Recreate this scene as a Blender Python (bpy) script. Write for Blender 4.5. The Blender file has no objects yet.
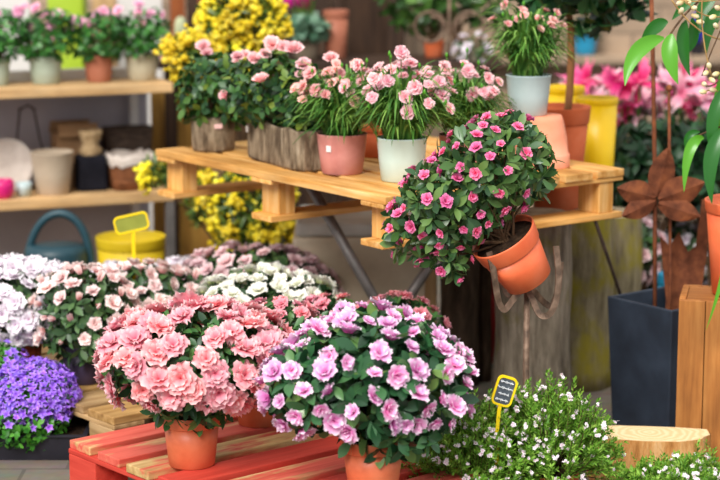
import bpy, bmesh, math, random
import numpy as np
from mathutils import Vector, Matrix, Quaternion

scene = bpy.context.scene
C = scene.collection
rng = np.random.default_rng(7)
random.seed(7)
PI = math.pi

# ------------------------------------------------------------------ camera
F = 2000.0
PITCH = math.atan(363 / F)
EYE = 1.58
FWD = np.array([0, math.cos(PITCH), -math.sin(PITCH)])


def ray(px, py):
    x = (px - 360) / F
    y = (240 - py) / F
    c, s = math.cos(PITCH), math.sin(PITCH)
    return np.array([x, c + y * s, -s + y * c])


def P(px, py, Y):
    d = ray(px, py)
    return d * (Y / d[1]) + np.array([0, 0, EYE])


def G(px, py, z):
    d = ray(px, py)
    return d * ((z - EYE) / d[2]) + np.array([0, 0, EYE])


def S(p):
    return F / float(np.dot(np.asarray(p, float) - np.array([0, 0, EYE]), FWD))


cam = bpy.data.cameras.new('camera')
cam.lens = 100
cam.sensor_width = 36
cam.clip_end = 60
co = bpy.data.objects.new('camera', cam)
co.location = (0, 0, EYE)
co.rotation_euler = (PI / 2 - PITCH, 0, 0)
cam.dof.use_dof = True
cam.dof.focus_distance = 5.0
cam.dof.aperture_fstop = 2.4
C.objects.link(co)
scene.camera = co

# ------------------------------------------------------------------ light
w = bpy.data.worlds.new('overcast')
scene.world = w
w.use_nodes = True
nt = w.node_tree
bg = nt.nodes['Background']
tc = nt.nodes.new('ShaderNodeTexCoord')
sx = nt.nodes.new('ShaderNodeSeparateXYZ')
mr = nt.nodes.new('ShaderNodeMapRange')
mr.inputs[1].default_value = -0.1
mr.inputs[2].default_value = 0.9
rp = nt.nodes.new('ShaderNodeValToRGB')
rp.color_ramp.elements[0].color = (0.62, 0.63, 0.66, 1)
rp.color_ramp.elements[1].color = (1.0, 1.0, 1.0, 1)
nt.links.new(tc.outputs['Generated'], sx.inputs[0])
nt.links.new(sx.outputs[2], mr.inputs[0])
nt.links.new(mr.outputs[0], rp.inputs[0])
nt.links.new(rp.outputs[0], bg.inputs[0])
bg.inputs[1].default_value = 0.88
sun = bpy.data.lights.new('soft_sun', 'SUN')
sun.energy = 3.2
sun.angle = math.radians(28)
sun.color = (1.0, 0.97, 0.92)
so = bpy.data.objects.new('soft_sun', sun)
so.rotation_euler = Vector((0.32, 0.80, -0.78)).to_track_quat('-Z', 'Y').to_euler()
C.objects.link(so)
scene.view_settings.view_transform = 'Standard'
scene.view_settings.look = 'None'
scene.view_settings.exposure = 0.4
scene.view_settings.gamma = 1
scene.view_settings.use_curve_mapping = False

# ------------------------------------------------------------------ materials


def rgb(h):
    """sRGB hex to linear."""
    v = [int(h[i:i + 2], 16) / 255 for i in (0, 2, 4)]
    return tuple(c / 12.92 if c <= 0.04045 else ((c + 0.055) / 1.055) ** 2.4 for c in v) + (1,)


def newmat(name, rough=0.6, spec=0.4):
    m = bpy.data.materials.new(name)
    m.use_nodes = True
    b = m.node_tree.nodes['Principled BSDF']
    b.inputs['Roughness'].default_value = rough
    b.inputs['Specular IOR Level'].default_value = spec
    return m, m.node_tree, b


def ramp(nt, cols, pos=None):
    r = nt.nodes.new('ShaderNodeValToRGB')
    e = r.color_ramp.elements
    n = len(cols)
    pos = pos or [i / (n - 1) for i in range(n)]
    while len(e) < n:
        e.new(0.5)
    for i in range(n):
        e[i].position = pos[i]
        e[i].color = rgb(cols[i]) if isinstance(cols[i], str) else cols[i]
    return r


def coords(nt, attr=None, scale=(1, 1, 1)):
    mp = nt.nodes.new('ShaderNodeMapping')
    mp.inputs['Scale'].default_value = scale
    if attr:
        a = nt.nodes.new('ShaderNodeAttribute')
        a.attribute_name = attr
        nt.links.new(a.outputs['Vector'], mp.inputs['Vector'])
    else:
        t = nt.nodes.new('ShaderNodeTexCoord')
        nt.links.new(t.outputs['Object'], mp.inputs['Vector'])
    return mp


def noise(nt, mp, scale, detail=4, rough=0.55):
    n = nt.nodes.new('ShaderNodeTexNoise')
    n.inputs['Scale'].default_value = scale
    n.inputs['Detail'].default_value = detail
    n.inputs['Roughness'].default_value = rough
    nt.links.new(mp.outputs[0], n.inputs['Vector'])
    return n


def bump(nt, b, src, strength=0.3, dist=0.004):
    bp = nt.nodes.new('ShaderNodeBump')
    bp.inputs['Strength'].default_value = strength
    bp.inputs['Distance'].default_value = dist
    nt.links.new(src, bp.inputs['Height'])
    nt.links.new(bp.outputs[0], b.inputs['Normal'])


def m_noise(name, cols, scale=8, rough=0.6, spec=0.4, stretch=(1, 1, 1), attr=None, bmp=0.15, bdist=0.003, metal=0, pos=None, detail=5):
    m, nt, b = newmat(name, rough, spec)
    mp = coords(nt, attr, stretch)
    n = noise(nt, mp, scale, detail)
    r = ramp(nt, cols, pos or [0.3 + 0.4 * i / (len(cols) - 1) for i in range(len(cols))])
    nt.links.new(n.outputs['Fac'], r.inputs[0])
    nt.links.new(r.outputs[0], b.inputs['Base Color'])
    b.inputs['Metallic'].default_value = metal
    if bmp:
        bump(nt, b, n.outputs['Fac'], bmp, bdist)
    return m


def m_leaf(name, cols, rough=0.4, spec=0.5, trans=0.2):
    m, nt, b = newmat(name, rough, spec)
    g = nt.nodes.new('ShaderNodeNewGeometry')
    r = ramp(nt, cols)
    nt.links.new(g.outputs['Random Per Island'], r.inputs[0])
    nt.links.new(r.outputs[0], b.inputs['Base Color'])
    tr = nt.nodes.new('ShaderNodeBsdfTranslucent')
    nt.links.new(r.outputs[0], tr.inputs[0])
    mx = nt.nodes.new('ShaderNodeMixShader')
    mx.inputs[0].default_value = trans
    nt.links.new(b.outputs[0], mx.inputs[1])
    nt.links.new(tr.outputs[0], mx.inputs[2])
    nt.links.new(mx.outputs[0], nt.nodes['Material Output'].inputs[0])
    return m


def m_petal(name, cols, pos=None, vary=0.12, trans=0.22, hue=0.012):
    """Petal: cols run from the flower's heart to its edge (attribute t)."""
    m, nt, b = newmat(name, 0.55, 0.25)
    a = nt.nodes.new('ShaderNodeAttribute')
    a.attribute_name = 't'
    r = ramp(nt, cols, pos)
    nt.links.new(a.outputs['Fac'], r.inputs[0])
    oi = nt.nodes.new('ShaderNodeObjectInfo')
    hs = nt.nodes.new('ShaderNodeHueSaturation')
    mv = nt.nodes.new('ShaderNodeMapRange')
    mv.inputs[3].default_value = 1 - vary
    mv.inputs[4].default_value = 1 + vary
    nt.links.new(oi.outputs['Random'], mv.inputs[0])
    nt.links.new(mv.outputs[0], hs.inputs['Value'])
    mh = nt.nodes.new('ShaderNodeMapRange')
    mh.inputs[3].default_value = 0.5 - hue
    mh.inputs[4].default_value = 0.5 + hue
    nt.links.new(oi.outputs['Random'], mh.inputs[0])
    nt.links.new(mh.outputs[0], hs.inputs['Hue'])
    nt.links.new(r.outputs[0], hs.inputs['Color'])
    nt.links.new(hs.outputs[0], b.inputs['Base Color'])
    tr = nt.nodes.new('ShaderNodeBsdfTranslucent')
    nt.links.new(hs.outputs[0], tr.inputs[0])
    mx = nt.nodes.new('ShaderNodeMixShader')
    mx.inputs[0].default_value = trans
    nt.links.new(b.outputs[0], mx.inputs[1])
    nt.links.new(tr.outputs[0], mx.inputs[2])
    nt.links.new(mx.outputs[0], nt.nodes['Material Output'].inputs[0])
    return m


def m_wood(name, cols, rough=0.6, scale=(3.5, 45, 45), paint=None, amount=0.5, knots=True):
    """Wood with grain along the board (attribute uvw); paint is worn through in patches."""
    m, nt, b = newmat(name, rough, 0.3)
    mp = coords(nt, 'uvw', scale)
    n = noise(nt, mp, 1.0, 6, 0.6)
    r = ramp(nt, cols, [0.28 + 0.44 * i / (len(cols) - 1) for i in range(len(cols))])
    nt.links.new(n.outputs['Fac'], r.inputs[0])
    mp2 = coords(nt, 'uvw', (2.2, 3, 3))
    n2 = noise(nt, mp2, 2.0, 3)
    hs = nt.nodes.new('ShaderNodeHueSaturation')
    mv = nt.nodes.new('ShaderNodeMapRange')
    mv.inputs[1].default_value = 0.3
    mv.inputs[2].default_value = 0.7
    mv.inputs[3].default_value = 0.72
    mv.inputs[4].default_value = 1.2
    nt.links.new(n2.outputs['Fac'], mv.inputs[0])
    nt.links.new(mv.outputs[0], hs.inputs['Value'])
    nt.links.new(r.outputs[0], hs.inputs['Color'])
    out = hs.outputs[0]
    if paint:
        mp3 = coords(nt, 'uvw', (5, 22, 22))
        n3 = noise(nt, mp3, 1.0, 5, 0.6)
        pr = ramp(nt, [(0, 0, 0, 1), (1, 1, 1, 1)], [max(0, 1 - amount - 0.06), min(1, 1 - amount + 0.08)])
        nt.links.new(n3.outputs['Fac'], pr.inputs[0])
        pc = ramp(nt, paint, [0.3, 0.7])
        nt.links.new(n.outputs['Fac'], pc.inputs[0])
        mx = nt.nodes.new('ShaderNodeMix')
        mx.data_type = 'RGBA'
        nt.links.new(pr.outputs[0], mx.inputs[0])
        nt.links.new(out, mx.inputs[6])
        nt.links.new(pc.outputs[0], mx.inputs[7])
        out = mx.outputs[2]
    nt.links.new(out, b.inputs['Base Color'])
    bump(nt, b, n.outputs['Fac'], 0.25, 0.002)
    return m


M = {}
M['terracotta'] = m_noise('terracotta_plastic', ['c9613c', 'd8714a', 'dd7b55'], 14, 0.42, 0.4, bmp=0.03)
M['terracotta_bright'] = m_noise('terracotta_bright', ['e0633c', 'ea7146', 'ee7b52'], 10, 0.38, 0.4, bmp=0.02)
M['terracotta_old'] = m_noise('terracotta_old', ['b4532f', 'c8643c', 'cf7450'], 9, 0.7, 0.2, bmp=0.05)
M['brown_pot'] = m_noise('brown_pot', ['9a5c46', 'a86850', 'b4765e'], 9, 0.6, 0.3, bmp=0.05)
M['salmon_clay'] = m_noise('salmon_clay', ['e88f6c', 'f09c7c', 'f4ab8e'], 10, 0.7, 0.2, bmp=0.04)
M['pink_clay'] = m_noise('pink_clay', ['c07a72', 'cc8880', 'd4958c'], 16, 0.6, 0.3, bmp=0.05)
M['mint'] = m_noise('mint_glaze', ['b9cfc6', 'c6dad1', 'cfe0d8'], 6, 0.35, 0.5, bmp=0.02)
M['blue_grey'] = m_noise('blue_grey_glaze', ['a3b6b8', 'b2c3c4', 'bccbcb'], 6, 0.4, 0.5, bmp=0.02)
M['sage'] = m_noise('sage_glaze', ['92a08e', 'a0ac9a', 'abb6a5'], 8, 0.5, 0.4, bmp=0.03)
M['greige'] = m_noise('greige_clay', ['a39c84', 'b3ab92', 'bdb59d'], 8, 0.6, 0.3, bmp=0.03)
M['beige_clay'] = m_noise('beige_clay', ['a0907c', 'b3a28d', 'bfae9a'], 5, 0.7, 0.3, bmp=0.05)
M['brown_clay'] = m_noise('brown_clay', ['5e5143', '6e6050', '7b6d5c'], 9, 0.7, 0.3, bmp=0.05)
M['yellow_plastic'] = m_noise('yellow_plastic', ['f2c40a', 'fbd010', 'ffd91f'], 4, 0.35, 0.5, bmp=0.0)
M['yellow_tub'] = m_noise('yellow_tub', ['b3970e', 'c2a514', 'cfb21c'], 6, 0.5, 0.4, bmp=0.0)
M['yellow_tag'] = m_noise('yellow_tag', ['e9c70c', 'f3d312', 'f8dc20'], 6, 0.4, 0.4, bmp=0.0)
M['purple_pot'] = m_noise('purple_pot', ['2e2638', '3a3046', '463a52'], 7, 0.5, 0.4, bmp=0.0)
M['black_plastic'] = m_noise('black_plastic', ['17161c', '1f1e26', '2a2932'], 8, 0.45, 0.45, bmp=0.03)
M['soil'] = m_noise('soil', ['1c1410', '33261c', '4a382a'], 60, 0.95, 0.1, bmp=0.8, bdist=0.006)
M['navy'] = m_noise('navy_planter', ['1c232e', '242d3a', '2e3846'], 9, 0.6, 0.4, bmp=0.05)
M['rust'] = m_noise('rusted_steel', ['4a281a', '70402a', '8e5434'], 22, 0.85, 0.2, bmp=0.2)
M['old_iron'] = m_noise('old_iron', ['4a3b30', '705a4a', '8e7664'], 40, 0.6, 0.4, metal=0.4, bmp=0.3)
M['dark_iron'] = m_noise('dark_iron', ['2a201c', '3a2c26', '4a3a32'], 30, 0.6, 0.4, metal=0.3, bmp=0.2)
M['grey_steel'] = m_noise('grey_steel', ['6e6a68', '827d7a', '928c88'], 12, 0.45, 0.5, metal=0.5, bmp=0.05)
M['sticker'] = m_noise('paper_sticker', ['eae4e0', 'f4f0ec'], 10, 0.6, 0.3, bmp=0)
M['sticker_pink'] = m_noise('paper_sticker_pink', ['e8b8b4', 'f0c4c0'], 10, 0.6, 0.3, bmp=0)
M['slate'] = m_noise('slate', ['3d444c', '4a525a', '565e66'], 25, 0.7, 0.3, bmp=0.05)
M['olive_slate'] = m_noise('olive_slate', ['7a8030', '868c36', '92983e'], 12, 0.6, 0.3, bmp=0.03)
M['chalk'] = m_noise('chalk', ['cfd4d8', 'e6eaec'], 40, 0.9, 0.1, bmp=0)
M['teal'] = m_noise('teal_plastic', ['15313a', '1c3c46', '244852'], 5, 0.45, 0.4, bmp=0)
M['white_glaze'] = m_noise('white_glaze', ['d8d2cc', 'e6e0da'], 6, 0.4, 0.4, bmp=0)
M['white_cloth'] = m_noise('white_cloth', ['b0a39a', 'c4b8ae', 'd2c7be'], 14, 0.9, 0.1, bmp=0.6, bdist=0.01)
M['magenta_glaze'] = m_noise('magenta_glaze', ['c01668', 'd22076'], 5, 0.4, 0.4, bmp=0)
M['cardboard'] = m_noise('cardboard', ['8e6c4c', '9c7a58', 'a88664'], 8, 0.8, 0.2, bmp=0.05)
M['dark_fabric'] = m_noise('dark_fabric', ['14141a', '1e1e26'], 20, 0.9, 0.1, bmp=0.2)
M['burlap'] = m_noise('burlap', ['8c7456', 'a68c68', 'b89e7a'], 70, 0.95, 0.1, bmp=0.5)
M['wicker'] = m_noise('wicker', ['4a2c1a', '7a4a2c', '946040'], 30, 0.7, 0.3, stretch=(1, 1, 4), bmp=0.8, bdist=0.006)
M['dark_wicker'] = m_noise('dark_wicker', ['241a14', '3e3026', '54443a'], 30, 0.7, 0.3, stretch=(1, 1, 4), bmp=0.8, bdist=0.006)
M['lime'] = m_noise('lime_planter', ['8aa41c', '98b324', 'a4be30'], 4, 0.5, 0.4, bmp=0)
M['blue_pot'] = m_noise('blue_glaze', ['2482a8', '3094ba'], 4, 0.4, 0.4, bmp=0)
M['red_plastic'] = m_noise('red_plastic', ['9a1a1c', 'b02426'], 4, 0.5, 0.4, bmp=0)
M['pale_board'] = m_noise('pale_board', ['c8c4c0', 'd8d4d0'], 4, 0.7, 0.2, bmp=0)
M['cactus'] = m_noise('cactus_skin', ['8d9a78', 'a8ae8c', 'c0bf9e'], 26, 0.7, 0.2, bmp=0.4)
M['concrete'] = m_noise('weathered_ply', ['ae9e86', 'c6b69c', 'd4c6ae', 'ded2bc'], 3.5, 0.8, 0.2, bmp=0.08, detail=8)
M['stone_grey'] = m_noise('stone_grey', ['b4b0a6', 'c6c2b8', 'd2cec6'], 9, 0.85, 0.2, bmp=0.2)

M['pine'] = m_wood('pine_pallet', ['a9702f', 'cb9149', 'dda963', 'e8bd82'])
M['pine_shelf'] = m_wood('pine_shelf', ['b08a5c', 'c6a070', 'd6b486'])
M['pine_old'] = m_wood('old_pine', ['8a6a44', 'ac8a5e', 'c2a276'])
M['pine_grey'] = m_wood('dark_edge_board', ['7d5a30', '9d7744', 'b48d58', 'c49c66'])
M['red_wood'] = m_wood('red_painted_wood', ['b98c5c', 'd0a678'], paint=['b43428', 'd24c3c'], amount=0.80)
M['red_worn'] = m_wood('worn_red_wood', ['a98252', 'c6a06c', 'd8b684'], paint=['c0483a', 'dd6a58'], amount=0.60)
M['red_bare'] = m_wood('bare_red_wood', ['a88450', 'c8a56c', 'dcbd86'], paint=['c0483a', 'd8604e'], amount=0.47)
M['crate_wood'] = m_wood('cedar_crate', ['8a5426', 'a86c34', 'c08446'])
M['brown_wood'] = m_wood('brown_board', ['7e5826', '9a7230', 'ae863e'])
M['dark_wood'] = m_wood('dark_timber', ['241812', '3a281c', '4e3828'])
M['russet_wood'] = m_wood('russet_timber', ['6a3418', '8a4a24', 'a05e34'])


def m_bark(name, cols, moss=None, amount=0.4, ridge=1.0, bz=4.0, sc=9):
    m, nt, b = newmat(name, 0.9, 0.15)
    mp = coords(nt, None, (bz, bz, 0.8))
    n = noise(nt, mp, sc, 8, 0.65)
    r = ramp(nt, cols, [0.3 + 0.4 * i / (len(cols) - 1) for i in range(len(cols))])
    nt.links.new(n.outputs['Fac'], r.inputs[0])
    out = r.outputs[0]
    if moss:
        n2 = noise(nt, coords(nt, None, (1, 1, .7)), 9, 6, 0.6)
        pr = ramp(nt, [(0, 0, 0, 1), (1, 1, 1, 1)], [1 - amount - 0.05, 1 - amount + 0.12])
        nt.links.new(n2.outputs['Fac'], pr.inputs[0])
        mx = nt.nodes.new('ShaderNodeMix')
        mx.data_type = 'RGBA'
        nt.links.new(pr.outputs[0], mx.inputs[0])
        nt.links.new(out, mx.inputs[6])
        mx.inputs[7].default_value = rgb(moss)
        out = mx.outputs[2]
    nt.links.new(out, b.inputs['Base Color'])
    bump(nt, b, n.outputs['Fac'], ridge, 0.012)
    return m


M['bark'] = m_bark('grey_bark', ['5c5348', '887d6c', 'aca08e'], '7a7236', 0.38)
M['bark_mossy'] = m_bark('mossy_bark', ['5c523e', '82765c', '9e9276'], '8a7e2c', 0.50)
M['bark_dark'] = m_bark('dark_bark', ['2c231b', '4a3c30', '665444'])
M['bark_pot'] = m_bark('bark_planter', ['3a2f25', '6a5a48', '94836c', 'ae9d86'], '5e5a38', 0.32, 1.4, 3.0, 12)
M['bark_stump'] = m_bark('stump_bark', ['8a5a2c', 'b88048', 'cc9a62', 'd8b080'], None, 0.3, 1.2)

# end grain of the stump
m, nt, b = newmat('end_grain', 0.8, 0.2)
mp = coords(nt, None, (1, 1, 1))
wv = nt.nodes.new('ShaderNodeTexWave')
wv.wave_type = 'RINGS'
wv.rings_direction = 'Z'
wv.inputs['Scale'].default_value = 16
wv.inputs['Distortion'].default_value = 9
wv.inputs['Detail'].default_value = 4
nt.links.new(mp.outputs[0], wv.inputs['Vector'])
r = ramp(nt, ['d8b888', 'dec294', 'e6cca2'])
nt.links.new(wv.outputs['Fac'], r.inputs[0])
nt.links.new(r.outputs[0], b.inputs['Base Color'])
M['end_grain'] = m
M['log_end'] = m_noise('log_end', ['8a7a62', 'a3937a', 'b4a58c'], 20, 0.9, 0.1)

# petals
M['pet_pink'] = m_petal('pink_azalea_petal', ['d84a62', 'f28a9a', 'f8acb4', 'fdd4d4'], [0, .3, .72, 1], 0.10)
M['pet_salmon'] = m_petal('salmon_azalea_petal', ['d4566a', 'f08c9c', 'f8b6be'], None, 0.12)
M['pet_lilac'] = m_petal('lilac_azalea_petal', ['d860a8', 'ec92d0', 'f6bce4', 'fff0fa'], [0, .35, .7, 1], 0.14)
M['pet_magenta'] = m_petal('magenta_azalea_petal', ['d8387e', 'f0669e', 'fa9cc4'], None, 0.14)
M['pet_white'] = m_petal('white_azalea_petal', ['d4dc9a', 'f2f2e2', 'f8f6f0'], [0, .4, 1], 0.06)
M['pet_blush'] = m_petal('blush_azalea_petal', ['eaa6a6', 'f6d6d2', 'faeae6'], None, 0.10)
M['pet_lavender'] = m_petal('lavender_white_petal', ['d8bcd4', 'eee2ec', 'f7f2f6'], None, 0.07)
M['pet_dusty'] = m_petal('dusty_pink_petal', ['c48e98', 'e6c0c4', 'f0d6d8'], None, 0.12)
M['pet_rose'] = m_petal('rose_petal', ['ec929a', 'f8bcc0', 'fcdcda'], None, 0.10)
M['pet_dianthus'] = m_petal('dianthus_petal', ['d84e70', 'f598a8', 'fbc4ca', 'ffe6e4'], [0, .3, .75, 1], 0.14)
M['pet_peach'] = m_petal('peach_dianthus_petal', ['e4746c', 'f6a8a4', 'fdd4cc'], None, 0.12)
M['pet_softpink'] = m_petal('soft_pink_petal', ['e47ca8', 'f2a6c8', 'f8cfe0'], None, 0.12)
M['pet_purple'] = m_petal('bellflower_petal', ['8448cc', 'a46cf0', 'c29efa'], None, 0.18, hue=0.02)
M['pet_yellow'] = m_petal('yellow_blossom', ['eccf22', 'f8e436', 'fcf066'], None, 0.15)
M['pet_hotpink'] = m_petal('cyclamen_petal', ['c41a84', 'e838a4', 'f25cb8'], None, 0.10)
M['pet_lily'] = m_petal('lily_petal', ['b81456', 'da2e78', 'ee7aa6'], None, 0.18)
M['pet_lilypale'] = m_petal('pale_lily_petal', ['d4608c', 'eaa0b8', 'f2cdd2'], None, 0.15)
M['pet_heath'] = m_petal('heath_petal', ['e6b4cc', 'f8e8f0', 'ffffff'], None, 0.06)
M['bud_cream'] = m_petal('cream_bud', ['d8c070', 'ecdcae', 'f2e8cc'], None, 0.10)
M['pet_violet'] = m_petal('violet_petal', ['3a30b0', '5a50d0', '7a70e0'], None, 0.1)
# leaves
M['lf_azalea'] = m_leaf('azalea_leaf', ['22442a', '345f34', '46783c', '608c46'])
M['lf_dark'] = m_leaf('dark_azalea_leaf', ['1a3822', '2a5434', '396a40', '4c7a4a', '74944a'], 0.28)
M['lf_hang'] = m_leaf('hanging_azalea_leaf', ['27472a', '3c6236', '53783c', '6c8c48', '446848'], 0.33)
M['lf_back'] = m_leaf('back_azalea_leaf', ['26402a', '375634', '4a6c3c', '5c7c48'])
M['lf_rose'] = m_leaf('rose_leaf', ['1c3c20', '2c5428', '447030', '7a8c30'])
M['lf_grass'] = m_leaf('dianthus_leaf', ['2f5c24', '4a7e30', '6a9c40', '8fb858'], 0.45)
M['lf_shelf'] = m_leaf('shelf_plant_leaf', ['1e4a1e', '2c6626', '3d7c2e', '4c8c38'])
M['lf_heath'] = m_leaf('heath_leaf', ['4c7e22', '6c9e30', '88b840', 'accf5e'], 0.5, 0.4, 0.3)
M['lf_bell'] = m_leaf('bellflower_leaf', ['2a6a1c', '428a28', '5ca236'])
M['lf_mimosa'] = m_leaf('mimosa_leaf', ['2a4418', '3e5c20', '5a742a', '7c8a2c'])
M['lf_lily'] = m_leaf('lily_leaf', ['14301c', '1f4426', '2c5830'])
M['lf_tree'] = m_leaf('small_tree_leaf', ['12301c', '1c4426', '2a5a30', '3a6c38'])
M['lf_lime'] = m_leaf('lime_leaf', ['3f8a1e', '5aa62a', '78be3c'], 0.3, 0.5, 0.3)
M['lf_deep'] = m_leaf('deep_leaf', ['1c5220', '2a6a28', '3c7e30'], 0.3, 0.5, 0.25)
M['lf_silver'] = m_leaf('cyclamen_leaf', ['4e7a60', '6e967c', '8cae96', '2e5a40'])
M['lf_climb'] = m_leaf('climber_leaf', ['1e3c16', '2e5420', '446c2a', '5a8034'])
M['stem_brown'] = m_noise('woody_stem', ['3e2c1e', '5a4430', '6e563e'], 40, 0.8, 0.2, bmp=0.3)
M['stem_green'] = m_noise('green_stem', ['3c6624', '54802e', '6a943c'], 20, 0.6, 0.3, bmp=0)
M['stem_tan'] = m_noise('tan_twig', ['8a6a3c', 'a88450', 'c09c66'], 20, 0.6, 0.3, bmp=0)
M['trunk'] = m_noise('trunk_bark', ['7a5230', '946642', 'a87a52'], 30, 0.8, 0.2, stretch=(1, 1, .2), bmp=0.4)

# ------------------------------------------------------------------ mesh helpers


class MB:
    def __init__(self):
        self.v, self.f, self.t, self.u, self.n = [], [], [], [], 0

    def add(self, v, f, t=None, u=None):
        v = np.asarray(v, float).reshape(-1, 3)
        k = self.n
        self.v.append(v)
        self.f.extend([tuple(i + k for i in q) for q in f])
        self.t.append(np.zeros(len(v)) if t is None else np.asarray(t, float))
        self.u.append(v * 1.0 if u is None else np.asarray(u, float))
        self.n += len(v)

    def mesh(self, name, mat, smooth=True):
        me = bpy.data.meshes.new(name)
        v = np.concatenate(self.v)
        me.from_pydata(v.tolist(), [], self.f)
        me.polygons.foreach_set('use_smooth', np.full(len(me.polygons), smooth))
        a = me.attributes.new('t', 'FLOAT', 'POINT')
        a.data.foreach_set('value', np.concatenate(self.t).astype('f'))
        a = me.attributes.new('uvw', 'FLOAT_VECTOR', 'POINT')
        a.data.foreach_set('vector', np.concatenate(self.u).astype('f').ravel())
        me.materials.append(mat)
        me.update()
        return me

    def build(self, name, mat, parent=None, smooth=True, loc=None):
        o = bpy.data.objects.new(name, self.mesh(name, mat, smooth))
        C.objects.link(o)
        if parent is not None:
            o.parent = parent
        if loc is not None:
            o.location = loc
        return o


def thing(name, label, cat, loc, group=None, kind=None):
    o = bpy.data.objects.new(name, None)
    o.empty_display_size = 0.05
    o.location = loc
    C.objects.link(o)
    return tag(o, label, cat, group, kind)


def tag(o, label=None, cat=None, group=None, kind=None):
    if label:
        o['label'] = label
    if cat:
        o['category'] = cat
    if group:
        o['group'] = group
    if kind:
        o['kind'] = kind
    return o


def unit(a):
    a = np.asarray(a, float)
    return a / (np.linalg.norm(a) + 1e-9)


def basis(a):
    a = unit(a)
    h = np.array([0, 0, 1.0]) if abs(a[2]) < 0.9 else np.array([1.0, 0, 0])
    u = unit(np.cross(h, a))
    return u, np.cross(a, u)


def lathe(mb, prof, seg=40, mat=None, off=(0, 0, 0), wob=0.0):
    """prof: (r, z) from the bottom centre outwards; closed where r = 0."""
    ang = np.linspace(0, 2 * PI, seg, endpoint=False)
    R = np.eye(3) if mat is None else mat
    wv = 1 + wob * (np.sin(3 * ang + 1) + 0.6 * np.sin(7 * ang + 2) + 0.4 * np.sin(13 * ang))
    v, u, idx = [], [], []
    k = 0
    for r, z in prof:
        if r <= 1e-6:
            v.append([0, 0, z])
            u.append([z, 0, 0])
            idx.append([k] * seg)
            k += 1
        else:
            for a, ww in zip(ang, wv):
                v.append([r * ww * math.cos(a), r * ww * math.sin(a), z])
                u.append([z, r * a, 0])
            idx.append(list(range(k, k + seg)))
            k += seg
    f = []
    for i in range(len(prof) - 1):
        A, B = idx[i], idx[i + 1]
        for j in range(seg):
            j2 = (j + 1) % seg
            q = [A[j], A[j2], B[j2], B[j]]
            q2 = []
            for x in q:
                if x not in q2:
                    q2.append(x)
            if len(q2) >= 3:
                f.append(q2)
    v = np.array(v) @ R.T + np.array(off)
    mb.add(v, f, None, u)


def tube(mb, pts, rad, seg=7, cap=True, t=None):
    pts = np.asarray(pts, float)
    n = len(pts)
    rad = np.full(n, rad) if np.isscalar(rad) else np.asarray(rad, float)
    d = np.gradient(pts, axis=0)
    u, _ = basis(d[0])
    v = []
    uu = []
    L = 0
    for i in range(n):
        a = unit(d[i])
        u = unit(u - a * np.dot(u, a))
        w_ = np.cross(a, u)
        if i:
            L += np.linalg.norm(pts[i] - pts[i - 1])
        for k in range(seg):
            ph = 2 * PI * k / seg
            v.append(pts[i] + rad[i] * (math.cos(ph) * u + math.sin(ph) * w_))
            uu.append([L, rad[i] * ph, 0])
    f = []
    for i in range(n - 1):
        for k in range(seg):
            k2 = (k + 1) % seg
            f.append((i * seg + k, i * seg + k2, (i + 1) * seg + k2, (i + 1) * seg + k))
    if cap:
        f.append(tuple(range(seg))[::-1])
        f.append(tuple((n - 1) * seg + k for k in range(seg)))
    mb.add(v, f, None if t is None else np.full(len(v), t), uu)


def bez(a, b, c, n=8, d=None):
    a, b, c = (np.asarray(x, float) for x in (a, b, c))
    s = np.linspace(0, 1, n)[:, None]
    if d is None:
        return (1 - s) ** 2 * a + 2 * s * (1 - s) * b + s ** 2 * c
    d = np.asarray(d, float)
    return (1 - s) ** 3 * a + 3 * s * (1 - s) ** 2 * b + 3 * s * s * (1 - s) * c + s ** 3 * d


def ribbon(mb, pts, width_dir, width, thick):
    """Flat bar along pts."""
    pts = np.asarray(pts, float)
    d = np.gradient(pts, axis=0)
    wd = None if width_dir is None else np.asarray(width_dir, float)
    v, f = [], []
    for i in range(len(pts)):
        a = unit(d[i])
        # without a given direction the bar shows its flat side towards the front
        wv = unit(np.cross(a, (.35, -1, .25))) if wd is None else unit(wd - a * np.dot(wd, a))
        nv = np.cross(a, wv)
        for sx_, sy_ in ((-1, -1), (1, -1), (1, 1), (-1, 1)):
            v.append(pts[i] + wv * width * sx_ / 2 + nv * thick * sy_ / 2)
    for i in range(len(pts) - 1):
        for k in range(4):
            k2 = (k + 1) % 4
            f.append((i * 4 + k, i * 4 + k2, i * 4 + 4 + k2, i * 4 + 4 + k))
    f.append((3, 2, 1, 0))
    e = (len(pts) - 1) * 4
    f.append((e, e + 1, e + 2, e + 3))
    mb.add(v, f)


def box(mb, cen, dims, axes=None, bev=0.003, jitter=True, taper=None):
    """Bevelled box; dims along axes[0..2]; uvw runs along the longest axis first."""
    bm = bmesh.new()
    bmesh.ops.create_cube(bm, size=1.0)
    for q in bm.verts:
        q.co = Vector((q.co.x * dims[0], q.co.y * dims[1], q.co.z * dims[2]))
        if taper and q.co.z < 0:
            q.co.x *= taper
            q.co.y *= taper
    if bev:
        bmesh.ops.bevel(bm, geom=list(bm.edges), offset=min(bev, min(dims) * 0.3), segments=2, affect='EDGES', profile=0.6)
    bm.verts.index_update()
    v = np.array([q.co[:] for q in bm.verts])
    f = [tuple(q.index for q in p.verts) for p in bm.faces]
    bm.free()
    o = np.argsort(-np.array(dims))
    u = v[:, o] + (rng.random(3) * 20 if jitter else 0)
    A = np.eye(3) if axes is None else np.array([unit(a) for a in axes])
    mb.add(v @ A + np.asarray(cen, float), f, None, u)


def box_part(name, mat, parent, cen, dims, axes=None, bev=0.003, **k):
    mb = MB()
    box(mb, cen, dims, axes, bev, **k)
    return mb.build(name, mat, parent, smooth=False)


# ------------------------------------------------------------------ leaf and petal templates


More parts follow.
